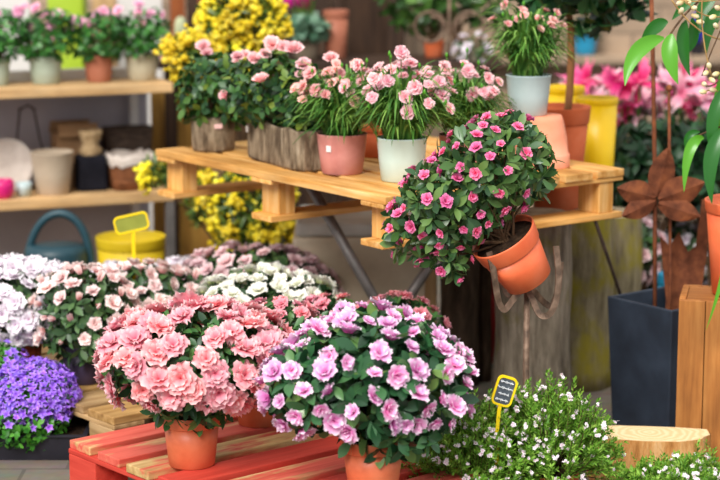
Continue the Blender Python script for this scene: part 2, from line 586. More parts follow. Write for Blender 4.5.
def leaf_tpl(L, W, fold=0.25, droop=0.2, shape=0.55, rows=5):
    s = np.linspace(0, 1, rows + 1)
    k = math.log(0.5) / math.log(shape)
    hw = W / 2 * np.sin(PI * np.clip(s, 0.02, 0.985) ** k) ** 0.8
    v, t = [], []
    for i in range(rows + 1):
        z = -droop * L * s[i] ** 2
        for q in (-1, 0, 1):
            v.append([L * s[i], q * hw[i], z + abs(q) * fold * hw[i]])
            t.append(s[i])
    f = []
    for i in range(rows):
        for j in range(2):
            a = i * 3 + j
            f.append((a, a + 3, a + 4, a + 1))
    return np.array(v), f, np.array(t)


def put(mb, tpl, pos, d, n, sc=1.0):
    d = unit(d)
    n = np.asarray(n, float)
    n = n - d * np.dot(n, d)
    if np.linalg.norm(n) < 1e-4:
        n = basis(d)[0]
    n = unit(n)
    y = np.cross(n, d)
    A = np.stack([d, y, n])
    mb.add((tpl[0] * sc) @ A + pos, tpl[1], tpl[2])


def petal_tpl(L, W, e0, e1, ruf=0.0, freq=3, notch=0.0, ph=0.0, rows=4, cols=4, cup=0.0, base=0.25):
    """Petal leaving the heart at elevation e0 (rad above the flower's plane) and bending to e1."""
    v, t = [], []
    x = z = 0.0
    for i in range(rows + 1):
        s = i / rows
        e = e0 + (e1 - e0) * s
        if i:
            x += L / rows * math.cos(e)
            z += L / rows * math.sin(e)
        hw = W / 2 * (base + (1 - base) * math.sin(PI * min(1, 0.15 + 0.62 * s)) ** 0.9)
        if s == 1:
            hw *= 0.72
        for j in range(cols + 1):
            q = -1 + 2 * j / cols
            rz = ruf * L * s * s * math.sin(freq * q * 2.2 + ph)
            ext = (-(q * q) * 0.22 + notch * (-1 if j == cols // 2 else 0)) * L if s == 1 else 0
            v.append([x + ext * math.cos(e), q * hw, z + rz + cup * q * q * hw + ext * math.sin(e)])
            t.append(s)
    f = []
    c = cols + 1
    for i in range(rows):
        for j in range(cols):
            a = i * c + j
            f.append((a, a + c, a + c + 1, a + 1))
    return np.array(v), f, np.array(t)


def spin(tpl, a, off=(0, 0, 0)):
    ca, sa = math.cos(a), math.sin(a)
    R = np.array([[ca, sa, 0], [-sa, ca, 0], [0, 0, 1]])
    return tpl[0] @ R + np.array(off), tpl[1], tpl[2]


def flower(name, mat, layers, seed=0, extra=None):
    """layers: (n petals, length, width, e0, e1, ruffle, notch, cup)."""
    rr = np.random.default_rng(seed)
    mb = MB()
    for li, (n, L, W, e0, e1, ruf, notch, cup) in enumerate(layers):
        a0 = rr.random() * 6
        for k in range(n):
            tp = petal_tpl(L * rr.uniform(.88, 1.1), W * rr.uniform(.9, 1.1), e0 + rr.normal(0, .08), e1 + rr.normal(0, .14), ruf, rr.uniform(1.6, 3), notch, rr.random() * 6, cup=cup)
            mb.add(*spin(tp, a0 + 2 * PI * k / n + rr.normal(0, .1), (0, 0, 0.001 * li)))
    if extra:
        extra(mb, rr)
    return mb.mesh(name, mat)


def az_double(name, mat, D, seed):
    r = D / 2
    return flower(name, mat, [(6, r * 1.12, r * 1.0, 0.75, -0.15, .16, .06, .05), (5, r * .95, r * .85, 1.0, 0.25, .18, .05, .05), (5, r * .72, r * .7, 1.25, 0.7, .18, 0, .1)], seed)


def az_semi(name, mat, D, seed):
    r = D / 2

    return flower(name, mat, [(5, r * 1.2, r * 1.0, 0.95, 0.1, .12, .04, .12), (4, r * .95, r * .8, 1.2, 0.7, .12, 0, .2), (2, r * .7, r * .5, 1.4, 1.1, .1, 0, .2)], seed)


def bud_mesh(name, mat, L, W, seed=0):
    rr = np.random.default_rng(seed)
    mb = MB()
    for k in range(4):
        tp = petal_tpl(L, W, 1.15, 1.75, .03, 2, 0, rr.random() * 6, cup=.5)
        mb.add(*spin(tp, k * PI / 2 + .2))
    return mb.mesh(name, mat)


def rose_mesh(name, mat, D, seed):
    r = D / 2
    return flower(name, mat, [(5, r * 1.15, r * 1.35, .7, .25, .07, .03, .25), (5, r, r * 1.2, 1.0, .75, .06, 0, .35), (4, r * .85, r * 1.0, 1.25, 1.2, .05, 0, .45), (3, r * .7, r * .7, 1.45, 1.6, .04, 0, .5)], seed)


def dianthus_mesh(name, mat, D, seed):
    r = D / 2

    def calyx(mb, rr):
        pass
    return flower(name, mat, [(6, r * 1.05, r * .95, .35, .1, .14, .1, 0), (6, r * .85, r * .8, .7, .35, .2, .1, 0), (5, r * .6, r * .6, 1.1, .7, .2, .05, 0)], seed)


def star_mesh(name, mat, D, seed):
    r = D / 2
    return flower(name, mat, [(5, r * 1.1, r * .62, 1.0, .15, .03, -.15, .1)], seed)


def lily_mesh(name, mat, L, seed):
    return flower(name, mat, [(3, L, L * .38, 1.2, .2, .05, -.25, .15), (3, L, L * .30, 1.15, .1, .05, -.25, .15)], seed)


# ------------------------------------------------------------------ sampling on unions of ellipsoids


def ell_points(ells, n, keep=None, seed=0):
    rr = np.random.default_rng(seed)
    area = np.array([(e[1][0] * e[1][1] * e[1][2]) ** (2 / 3) for e in ells])
    pk = rr.choice(len(ells), n, p=area / area.sum())
    q = rr.normal(size=(n, 3))
    q /= np.linalg.norm(q, axis=1)[:, None]
    cen = np.array([e[0] for e in ells])[pk]
    rad = np.array([e[1] for e in ells])[pk]
    p = cen + q * rad
    nn = q / rad
    nn /= np.linalg.norm(nn, axis=1)[:, None]
    ok = np.ones(n, bool)
    for i, e in enumerate(ells):
        d = (((p - np.array(e[0])) / np.array(e[1])) ** 2).sum(1)
        ok &= (d > 0.93) | (pk == i)
    if keep is not None:
        ok &= np.array([keep(a) for a in p])
    return p[ok], nn[ok]


def poisson(p, nn, dmin, nmax):
    out, on = [], []
    for a, b in zip(p, nn):
        if out:
            d = np.linalg.norm(np.array(out) - a, axis=1)
            if d.min() < dmin:
                continue
        out.append(a)
        on.append(b)
        if len(out) >= nmax:
            break
    return np.array(out), np.array(on)


def rosette(mb, tpl, p, axis, n, th0, th1, sc=1.0, rr=rng):
    u, w_ = basis(axis)
    a0 = rr.random() * 6
    for k in range(n):
        ph = a0 + 2 * PI * k / n + rr.normal(0, .25)
        th = rr.uniform(th0, th1)
        d = math.cos(th) * axis + math.sin(th) * (math.cos(ph) * u + math.sin(ph) * w_)
        nrm = axis + rr.normal(0, .25, 3)
        put(mb, tpl, p + rr.normal(0, .003, 3), d, nrm, sc * rr.uniform(.7, 1.15))


def place(mesh_list, name, parent, p, axis, sc, rr=rng, tilt=0.2):
    o = bpy.data.objects.new(name, mesh_list[int(rr.integers(len(mesh_list)))])
    C.objects.link(o)
    o.parent = parent
    o.location = p
    a = unit(axis + rr.normal(0, tilt, 3))
    q = Vector(a).to_track_quat('Z', 'Y') @ Quaternion((0, 0, 1), rr.random() * 6.28)
    o.rotation_euler = q.to_euler()
    o.scale = (sc, sc, sc)
    return o


def make_pot(parent, rt, rb, h, mat, rim=None, collar=0.22, soil=True, R=None, off=(0, 0, 0), thick=0.004, seg=44):
    """Tapered pot with a thicker collar; the collar is the pot's rim."""
    rc = rb + (rt * .975 - rb) * (1 - collar)
    mb = MB()
    zc = h * (1 - collar)
    if rim is None:
        prof = [(0, 0.004), (rb * .9, 0.004), (rb * .93, 0), (rb, 0.002), (rb + (rc - rb) * .5, zc * .5), (rc, zc), (rc, zc), (rt - thick - .002, h - .003), (rt - thick - .003, h * .86), (0, h * .86)]
        if not collar:
            prof = [(0, 0.004), (rb * .9, 0.004), (rb * .93, 0), (rb, 0.003), (rb + (rt - rb) * .5, h * .5), (rt - .0015, h - .004), (rt, h - .001), (rt - .002, h), (rt - thick, h - .001), (rt - thick - .001, h * .86), (0, h * .86)]
        lathe(mb, prof, seg, R, off)
    pot = mb.build('pot', mat, parent)
    if collar:
        rb_ = MB()
        prof = [(rc - .001, zc - .001), (rc + .0025, zc), (rc + .0035, zc + .002), (rt, h - .004), (rt, h - .001), (rt - .002, h), (rt - thick, h - .001), (rt - thick - .001, h * .86)]
        lathe(rb_, prof, seg, R, off)
        rb_.build('rim', mat, pot)
    if soil:
        s = MB()
        prof = [(0, h * .9), (rt * .3, h * .905), (rt * .6, h * .893), (rt - thick - .003, h * .885), (rt - thick - .003, h * .87)]
        lathe(s, prof[::-1], 24, R, off, wob=0.0)
        s.build('soil', M['soil'], parent)
    return pot


def branches(parent, start, tips, mat, r0=.004, r1=.0015, n=30, rr=rng, name='branches', seg=5):
    mb = MB()
    idx = rr.permutation(len(tips))[:n]
    for i in idx:
        t = tips[i]
        s = start + rr.normal(0, .008, 3) * np.array([1, 1, 0])
        m_ = s + (t - s) * np.array([.35, .35, .7]) + rr.normal(0, .012, 3)
        tube(mb, bez(s, m_, t, 7), np.linspace(r0, r1, 7), seg, cap=False)
    return mb.build(name, mat, parent)


def shrub(t, ells, leaf, lmat, tip_d, flowers, fd, fsc, keep_leaf=None, keep_fl=None, start=(0, 0, .12), n_leaf=6, inner=True,
          maxf=90, seed=1, th=(.7, 1.35), nbr=30, lift=.4, fname='blossom', ftilt=.25, out=.012, stem='stem_brown', sc_var=.2, tipmax=260):
    """Leaf rosettes over a union of ellipsoids, branches to them and blossoms on top, all children of t."""
    rr = np.random.default_rng(seed)
    tpl = [leaf_tpl(leaf[0], leaf[1], f, d, leaf[2] if len(leaf) > 2 else .55) for f, d in ((.2, .12), (.35, .3), (.12, .05))]
    p, nn = ell_points(ells, 9000, keep_leaf, seed)
    tp, tn = poisson(p, nn, tip_d, tipmax)
    mb = MB()
    up = np.array([0, 0, 1.0])
    for a, b_ in zip(tp, tn):
        rosette(mb, tpl[int(rr.integers(3))], a - b_ * rr.uniform(0, .012), unit(b_ + up * lift + rr.normal(0, .2, 3)), n_leaf, th[0], th[1], 1, rr)
    if inner:
        for fr in (.82, .62, .42):
            e2 = [(np.array(e[0]), np.array(e[1]) * fr) for e in ells]
            p2, n2 = ell_points(e2, 3000, keep_leaf, seed + 5)
            p2, n2 = poisson(p2, n2, tip_d * 1.1, tipmax)
            for a, b_ in zip(p2, n2):
                rosette(mb, tpl[int(rr.integers(3))], a, unit(b_ + up * lift + rr.normal(0, .4, 3)), n_leaf - 1, .5, 1.5, 1, rr)
    mb.build('foliage', M[lmat], t)
    if nbr and len(tp):
        branches(t, np.array(start), tp * .96 + np.array(start) * .04, M[stem], n=nbr, rr=rr)
    if flowers:
        p, nn = ell_points(ells, 9000, keep_fl or keep_leaf, seed + 9)
        fp, fn = poisson(p, nn, fd, maxf)
        for a, b_ in zip(fp, fn):
            place(flowers, fname, t, a + b_ * out, unit(b_ + up * lift * .8), fsc * rr.uniform(1 - sc_var, 1 + sc_var), rr, ftilt)
    return tp


def EL(base, px, py, Y, rx, rz, ry=None):
    """Ellipsoid seen at a pixel at distance Y, radii in pixels, relative to base."""
    c = P(px, py, Y)
    s = S(c)
    return (c - np.asarray(base), np.array([rx / s, (ry or (rx + rz) / 2) / s, rz / s]))


# ------------------------------------------------------------------ setting
fl = MB()
fl.add([[-6, 2.5, 0], [6, 2.5, 0], [6, 12, 0], [-6, 12, 0]], [(0, 1, 2, 3)])
m, nt, b = newmat('stone_paving', 0.85, 0.25)
br = nt.nodes.new('ShaderNodeTexBrick')
mp = coords(nt, None, (1, 1, 1))
nt.links.new(mp.outputs[0], br.inputs['Vector'])
br.inputs['Scale'].default_value = 2.2
br.inputs['Mortar Size'].default_value = 0.012
br.inputs['Color1'].default_value = rgb('847a6e')
br.inputs['Color2'].default_value = rgb('786e64')
br.inputs['Mortar'].default_value = rgb('6a6158')
n = noise(nt, mp, 14, 6)
mx = nt.nodes.new('ShaderNodeMix')
mx.data_type = 'RGBA'
mx.blend_type = 'MULTIPLY'
mx.inputs[0].default_value = 0.6
nt.links.new(br.outputs[0], mx.inputs[6])
nt.links.new(n.outputs['Color'], mx.inputs[7])
nt.links.new(mx.outputs[2], b.inputs['Base Color'])
bump(nt, b, n.outputs['Fac'], .3, .004)
tag(fl.build('floor', m, None, False), 'grey stone paving under the plant stall', None, None, 'structure')

YW = 9.2
m, nt, b = newmat('stone_wall', 0.9, 0.2)
br = nt.nodes.new('ShaderNodeTexBrick')
tcw = coords(nt, None, (1, 1, 1))
tcw.inputs['Rotation'].default_value = (PI / 2, 0, 0)
nt.links.new(tcw.outputs[0], br.inputs['Vector'])
br.inputs['Scale'].default_value = 2.0
br.inputs['Mortar Size'].default_value = 0.012
br.inputs['Color1'].default_value = rgb('a68f78')
br.inputs['Color2'].default_value = rgb('94806c')
br.inputs['Mortar'].default_value = rgb('7c6c5c')
n = noise(nt, tcw, 6, 6)
mx = nt.nodes.new('ShaderNodeMix')
mx.data_type = 'RGBA'
mx.blend_type = 'OVERLAY'
mx.inputs[0].default_value = 0.5
nt.links.new(br.outputs[0], mx.inputs[6])
nt.links.new(n.outputs['Fac'], mx.inputs[7])
nt.links.new(mx.outputs[2], b.inputs['Base Color'])
wl = MB()
box(wl, (0, YW + .15, 1.3), (12, .3, 2.6), None, 0)
tag(wl.build('wall_back', m, None, False), 'beige stone block wall behind the stall', None, None, 'structure')

# dark timber shed boarding behind the middle of the stall
mb = MB()
for i in range(6):
    x = -.68 + i * .16
    box(mb, (x, 8.75, 1.1), (.152, .03, 2.2), None, .004)
tag(mb.build('wall_middle', M['dark_wood'], None, False), 'dark timber boarding behind the plant bench', None, None, 'structure')

# ------------------------------------------------------------------ pallets and the table
dd1 = unit(np.array([.806, .592, 0]))
dd2 = unit(np.array([.592, -.806, 0]))
Z = np.array([0, 0, 1.0])


def pallet(root, O, a, b, La, Lb, zt, nb, bw, mats, bmat, edge_first=0.0, rmat=None, skip=(), blk=(.1, .125)):
    """Boards run along a and are laid out along b from corner O; stringers and runners run along b. Coordinates relative to root."""
    A = (a, b, Z)
    bl = blk
    gap = (Lb - nb * bw) / (nb - 1)
    for i in range(nb):
        if i in skip:
            continue
        jig = rng.normal(0, .004)
        c = O + a * (La / 2 + jig) + b * (bw / 2 + i * (bw + gap)) + Z * (zt - .011)
        box_part('deck_board', mats[i % len(mats)], root, c, (La, bw, .022), A, .003)
    for j, fa in enumerate((.05, .5, .95)):
        ca = La * fa
        ca = min(max(ca, .05), La - .05)
        box_part('stringer', bmat, root, O + a * ca + b * Lb / 2 + Z * (zt - .0285), (.1, Lb, .013), A, .003)
        box_part('runner', rmat or bmat, root, O + a * ca + b * Lb / 2 + Z * (zt - .135), (.1, Lb, .018), A, .003)
        for fb in (.07, .5, .93):
            cb = min(max(Lb * fb, bl[1] / 2), Lb - bl[1] / 2)
            box_part('block', bmat, root, O + a * ca + b * cb + Z * (zt - .0805), (bl[0], bl[1], .091), A, .003)


TZ = .75
N = G(385, 197, TZ)
L_ = G(155, 149, TZ)
R_ = G(628, 169, TZ)
a_t = unit(L_ - N)
b_t = unit((R_ - N) - a_t * np.dot(R_ - N, a_t))
La, Lb = np.linalg.norm(L_ - N), np.dot(R_ - N, b_t)
table = thing('pallet_table', 'table made of a pale pine pallet on crossed steel legs, carrying the roses and dianthus', 'table', (N[0] + .2, N[1] + .5, 0))
t0 = np.array(table.location)
pallet(table, np.array([N[0], N[1], 0]) - t0, a_t, b_t, La, Lb, TZ, 7, .105, [M['pine']], M['pine'], blk=(.09, .055))
zb = TZ - .1445


def wpt(fa, fb, z):
    return np.array([N[0], N[1], 0]) + a_t * La * fa + b_t * Lb * fb + Z * z - t0


# crossed steel legs: one pair under each end of the pallet
for fb, nm in ((.55, 'crossed_leg'),):
    pa = P(306, 178, 5.85)
    pb = P(428, 392, 5.85)
    dirv = unit(pb - pa)
    top = pa + dirv * ((zb + .1 - pa[2]) / dirv[2])
    bot = pa + dirv * ((.012 - pa[2]) / dirv[2])
    mb = MB()
    tube(mb, [top - t0, (top + bot) / 2 - t0, bot - t0], .016, 12)
    mb.build(nm, M['grey_steel'], table)
    pa2 = P(470, 205, 5.9)
    pb2 = P(392, 322, 5.9)
    dirv = unit(pb2 - pa2)
    top = pa2 + dirv * ((zb - pa2[2]) / dirv[2])
    bot = pa2 + dirv * ((.012 - pa2[2]) / dirv[2])
    mb = MB()
    tube(mb, [top - t0, (top + bot) / 2 - t0, bot - t0], .016, 12)
    mb.build(nm, M['grey_steel'], table)
pa = P(597, 226, 5.70)
pb = P(621, 296, 5.93)
dirv = unit(pb - pa)
top = pa + dirv * ((zb - pa[2]) / dirv[2])
bot = pa + dirv * ((.004 - pa[2]) / dirv[2])
mb = MB()
tube(mb, [top - t0, (top + bot) / 2 - t0, bot - t0], .0055, 8)
tag(mb.build('strut', M['dark_iron'], table), 'thin dark iron strut')

# red pallet on the ground
PZ = .144
A0 = G(68, 440, PZ)
A1 = G(172, 481, PZ)
b_r = unit(A1 - A0)
a_r = np.array([-b_r[1], b_r[0], 0]) * (1 if -b_r[1] > 0 else -1)
red = thing('pallet', 'worn red painted pallet on the ground, carrying the pink and lilac azaleas', 'pallet', (A0[0], A0[1], 0))
pallet(red, np.zeros(3), a_r, b_r, .62, .92, PZ, 7, .098, [M['red_worn'], M['red_worn'], M['red_bare'], M['red_wood'], M['red_worn'], M['red_wood']], M['red_wood'])

# natural pallet behind it
B0 = G(120, 421, PZ)
nat = thing('pallet', 'weathered unpainted pine pallet behind the red one, under the white azaleas', 'pallet', (B0[0] - .02, B0[1] + .03, 0))
pallet(nat, np.zeros(3), a_r, -b_r, .75, .9, PZ, 6, .13, [M['pine_grey'], M['pine_old'], M['pine_grey']], M['pine_old'])

# ------------------------------------------------------------------ flower meshes
FM = {}
FM['pink'] = [az_double('pink_blossom', M['pet_pink'], .076, s) for s in range(4)]
FM['salmon'] = [az_double('salmon_blossom', M['pet_salmon'], .05, s) for s in range(3)]
FM['lilac'] = [az_semi('lilac_blossom', M['pet_lilac'], .054, s) for s in range(5)]
FM['magenta'] = [az_semi('magenta_blossom', M['pet_magenta'], .036, s) for s in range(4)]
FM['white'] = [az_semi('white_blossom', M['pet_white'], .054, s) for s in range(4)]
FM['blush'] = [az_semi('blush_blossom', M['pet_blush'], .05, s) for s in range(3)] + [bud_mesh('blush_bud', M['pet_blush'], .028, .018)]
FM['lavender'] = [az_double('lavender_blossom', M['pet_lavender'], .064, s) for s in range(3)]
FM['dusty'] = [az_semi('dusty_blossom', M['pet_dusty'], .056, s) for s in range(3)]
FM['rose'] = [rose_mesh('rose', M['pet_rose'], .055, s) for s in range(4)]
FM['dianthus'] = [dianthus_mesh('dianthus_bloom', M['pet_dianthus'], .042, s) for s in range(4)]
FM['peach'] = [dianthus_mesh('peach_bloom', M['pet_peach'], .042, s) for s in range(4)]
FM['soft'] = [dianthus_mesh('soft_bloom', M['pet_softpink'], .05, s) for s in range(3)]
FM['bell'] = [star_mesh('bellflower', M['pet_purple'], .028, s) for s in range(3)]
FM['lily'] = [lily_mesh('lily_bloom', M['pet_lily'], .085, s) for s in range(3)]
FM['lilypale'] = [lily_mesh('pale_lily_bloom', M['pet_lilypale'], .085, s) for s in range(3)]
FM['cyclamen'] = [flower('cyclamen_bloom', M['pet_hotpink'], [(5, .035, .022, 1.2, 1.9, .08, 0, .1)], s) for s in range(3)]
FM['budcream'] = [bud_mesh('bud', M['bud_cream'], .016, .012)]


def puff(name, mat, n, R, r, seed):
    rr = np.random.default_rng(seed)
    bm = bmesh.new()
    mb = MB()
    bmesh.ops.create_icosphere(bm, subdivisions=1, radius=1)
    bm.verts.index_update()
    v = np.array([q.co[:] for q in bm.verts])
    f = [tuple(q.index for q in p.verts) for p in bm.faces]
    bm.free()
    for _ in range(n):
        c = rr.normal(0, 1, 3) * np.array([R, R, R * .7])
        mb.add(v * r * rr.uniform(.6, 1.2) + c, f, np.full(len(v), rr.random()))
    return mb.mesh(name, mat)


FM['mimosa'] = [puff('mimosa_spray', M['pet_yellow'], 34, .020, .0105, s) for s in range(4)]


def heath_cluster(name, seed):
    rr = np.random.default_rng(seed)
    mb = MB()
    for k in range(5):
        a = unit(rr.normal(0, .6, 3) + np.array([0, 0, 1]))
        c = rr.normal(0, .0035, 3)
        u, w_ = basis(a)
        A = np.stack([u, w_, a])
        for j in range(5):
            tp = petal_tpl(.0058, .005, .5, .1, 0, 2, 0, 0, rows=2, cols=2)
            vv, ff, tt = spin(tp, j * 2 * PI / 5)
            mb.add(vv @ A + c, ff, tt)
    return mb.mesh(name, M['pet_heath'])


FM['heath'] = [heath_cluster('heath_flowers', s) for s in range(4)]

# ------------------------------------------------------------------ azaleas of the foreground
# pink azalea on the red pallet
base = G(192, 464, PZ)
t = thing('potted_azalea', 'large pink azalea in a terracotta pot on the front corner of the red pallet', 'potted plant', base, 'azaleas on the red pallet')
make_pot(t, .0735, .057, .132, M['terracotta'])
Yb = base[1]
ells = [EL(base, 196, 358, Yb, 82, 44, 74), EL(base, 146, 362, Yb - .03, 36, 34, 44), EL(base, 244, 354, Yb + .04, 38, 36, 44)]
low = EL(base, 194, 398, Yb - .02, 42, 24, 40)
zc = ells[0][0][2]
shrub(t, ells + [low], (.042, .017, .6), 'lf_azalea', .042, FM['pink'], .031, 1.0, keep_fl=lambda p: p[2] > zc - .07, start=(0, 0, .118), maxf=100, seed=11, lift=.35, out=.018, sc_var=.15)

# lilac azalea
base = G(373, 492, PZ)
t = thing('potted_azalea', 'lilac azalea with pale edged blossoms in a terracotta pot beside the green heath', 'potted plant', base, 'azaleas on the red pallet')
make_pot(t, .0765, .058, .136, M['terracotta'])
Yb = base[1]
ells = [EL(base, 370, 376, Yb, 82, 54, 72), EL(base, 318, 388, Yb - .04, 48, 38, 46), EL(base, 420, 384, Yb, 42, 46, 46), EL(base, 372, 346, Yb + .03, 48, 30, 46)]
low = EL(base, 392, 428, Yb - .04, 44, 24, 36)
zc = ells[0][0][2]
shrub(t, ells + [low], (.052, .027, .58), 'lf_dark', .046, FM['lilac'], .036, 1.0, keep_fl=lambda p: p[2] > zc - .085, start=(0, 0, .12), maxf=110, seed=21, lift=.3, out=.018, n_leaf=6, sc_var=.3, ftilt=.4)

# salmon azaleas behind
base = G(259, 423, PZ)
t = thing('potted_azalea', 'salmon pink azalea in a terracotta pot between and behind the pink and the lilac one', 'potted plant', base, 'azaleas on the red pallet')
make_pot(t, .068, .055, .125, M['terracotta_old'])
Yb = base[1]
ells = [EL(base, 262, 352, Yb, 40, 42, 40), EL(base, 284, 338, Yb, 34, 30, 40)]
shrub(t, ells, (.042, .018, .6), 'lf_azalea', .042, FM['salmon'], .04, 1.0, start=(0, 0, .11), maxf=60, seed=31, out=.015)
base = np.array([.07, 5.42, 0])
t = thing('potted_azalea', 'salmon azalea hidden behind the lilac one, only its top blossoms showing', 'potted plant', base, 'azaleas on the red pallet')
make_pot(t, .065, .052, .12, M['terracotta_old'])
Yb = base[1]
ells = [EL(base, 335, 334, Yb, 40, 30, 44), EL(base, 400, 332, Yb, 40, 30, 44)]
shrub(t, ells, (.042, .018, .6), 'lf_azalea', .045, FM['salmon'], .045, 1.0, start=(0, 0, .11), maxf=60, seed=41, out=.015)

# ------------------------------------------------------------------ white and blush azaleas on the natural pallet
rows = [
    # label, pot px(x), Y, pot material, ellipsoids(px,py,rx,rz), flower, spacing, leaf keep
    ('azalea with big lavender white blooms at the end of the back row by the bellflowers', 22, 5.72, [(20, 305, 52, 38)], 'lavender', .036, .62, 90),
    ('blush azalea full of cream pink buds in a dark purple pot beside the bellflowers', 84, 5.62, [(88, 318, 44, 44), (70, 310, 30, 34)], 'blush', .036, .35, 90),
    ('blush white azalea under the yellow plant tag', 148, 5.85, [(146, 305, 44, 36), (172, 308, 34, 34)], 'blush', .036, .6, 80),
    ('dusty pink azalea furthest back, below the yellow flowering shrub', 262, 6.10, [(262, 290, 64, 36), (230, 284, 40, 30), (300, 296, 34, 28)], 'dusty', .038, .5, 90),
    ('white azalea with greenish centres beside the plywood box', 268, 5.66, [(262, 314, 66, 38), (300, 318, 36, 36)], 'white', .034, .6, 90),
]
pots = ['terracotta_old', 'purple_pot', 'terracotta_old', 'terracotta_old', 'terracotta_old']
for i, (lab, px, Y, es, fl_, fd, kz, mx_) in enumerate(rows):
    x = (px - 360) / F * (Y * math.cos(PITCH) + (EYE - PZ) * math.sin(PITCH))
    base = np.array([x, Y, PZ if Y < 6 else 0.0])
    t = thing('potted_azalea', lab, 'potted plant', base, 'white and blush azaleas in the back row')
    make_pot(t, .066, .052, .115, M[pots[i]])
    ells = [EL(base, e[0], e[1], Y, e[2], e[3]) for e in es]
    zc = ells[0][0][2] - ells[0][1][2] * kz
    shrub(t, ells, (.045, .02, .58), 'lf_back', .045, FM[fl_], fd, 1.0, keep_fl=(lambda p, zc=zc: p[2] > zc), start=(0, 0, .1), maxf=mx_, seed=50 + i * 7, out=.015, lift=.4)
for lab, px, Y, e in (('lavender white azalea just behind the blush one, below the yellow tub', 118, 6.25, (116, 297, 34, 26)), ('pale white azalea behind the others, below the brown partition', 182, 6.3, (182, 293, 36, 26))):
    x = (px - 360) / F * (Y * math.cos(PITCH) + EYE * math.sin(PITCH))
    base = np.array([x, Y, 0])
    t = thing('potted_azalea', lab, 'potted plant', base, 'white and blush azaleas in the back row')
    make_pot(t, .066, .05, .12, M['black_plastic'])
    ells = [EL(base, e[0], e[1], Y, e[2], e[3])]
    shrub(t, ells, (.045, .02, .58), 'lf_back', .05, FM['lavender'], .042, 1.0, keep_fl=lambda p: p[2] > .2, start=(0, 0, .1), maxf=45, seed=90 + px, out=.015)

# ------------------------------------------------------------------ hanging azalea in its iron holder
Yh = 5.0
stake_x, stake_top = P(527, 290, Yh), P(527, 288, Yh)
hold = thing('plant_holder', 'rusty iron stake with curled flat prongs holding the tilted pot of pink azalea', 'plant holder', (stake_x[0], Yh, 0))
hb = np.array(hold.location)
mb = MB()
tube(mb, [(0, 0, -.0), (0.001, 0, .25), (0, 0, stake_top[2] - .002)], [.009, .0085, .008], 10)
mb.build('stake', M['old_iron'], hold)


def pr(*pts, y):
    return [P(px, py, Yh + yy) - hb for (px, py), yy in zip(pts, y)]


prongs = [
    (((527, 289), (519, 292), (511, 302), (504, 312), (498, 303), (494, 272), (489, 252)), (0, -.02, -.045, -.06, -.075, -.09, -.095)),
    (((527, 289), (532, 298), (539, 317), (550, 316), (557, 300), (559, 274), (556, 246)), (0, -.02, -.045, -.05, -.04, -.03, -.02)),
    (((527, 289), (533, 290), (543, 302), (552, 308), (558, 292), (561, 262)), (0, .03, .07, .09, .1, .1)),
    (((527, 289), (522, 290), (512, 296), (506, 294), (501, 276), (497, 254)), (0, .03, .07, .09, .1, .1)),
]
for pts, ys in prongs:
    q = np.array(pr(*pts, y=ys))
    # smooth the polyline
    tt = np.linspace(0, 1, len(q))
    fine = np.linspace(0, 1, 26)
    qs = np.stack([np.interp(fine, tt, q[:, k]) for k in range(3)], 1)
    for _ in range(3):
        qs[1:-1] = (qs[:-2] + 2 * qs[1:-1] + qs[2:]) / 4
    mb = MB()
    ribbon(mb, qs, None, .016, .004)
    mb.build('prong', M['old_iron'], hold, False)

pc = P(530, 281, Yh)       # pot bottom centre
ax = unit(np.array([-.50, -.24, .83]))
Rm = np.array(Vector(ax).to_track_quat('Z', 'Y').to_matrix())
t = thing('potted_azalea', 'azalea with small magenta flowers in the tilted terracotta pot held by the iron stake', 'potted plant', pc)
make_pot(t, .088, .062, .145, M['terracotta_bright'], R=Rm, off=ax * .004, collar=.3)
base = pc
ells = [EL(base, 486, 172, Yh - .03, 46, 42, 50), EL(base, 444, 205, Yh - .05, 40, 40, 42), EL(base, 410, 228, Yh - .04, 18, 28, 26), EL(base, 528, 166, Yh - .01, 22, 34, 34), EL(base, 504, 146, Yh, 36, 26, 40)]
droop = [EL(base, 448, 258, Yh - .06, 16, 18, 18), EL(base, 474, 216, Yh - .06, 20, 18, 24)]
soilc = ax * .13
shrub(t, ells + droop, (.044, .019, .6), 'lf_hang', .040, FM['magenta'], .032, .85,
      keep_fl=lambda p: (p[0] + pc[0]) < P(486, 180, Yh)[0] + .10 and p[1] < .06, start=soilc, maxf=95, seed=71, lift=.15, out=.016, n_leaf=6, nbr=46, th=(.6, 1.3), sc_var=.25)

# ------------------------------------------------------------------ plants on the table


mb = MB()
lathe(mb, [(0, 0), (.0035, .003), (.0042, .008), (.002, .014), (0, .016)], 8)
GBUD = mb.mesh('bud', M['lf_lime'])


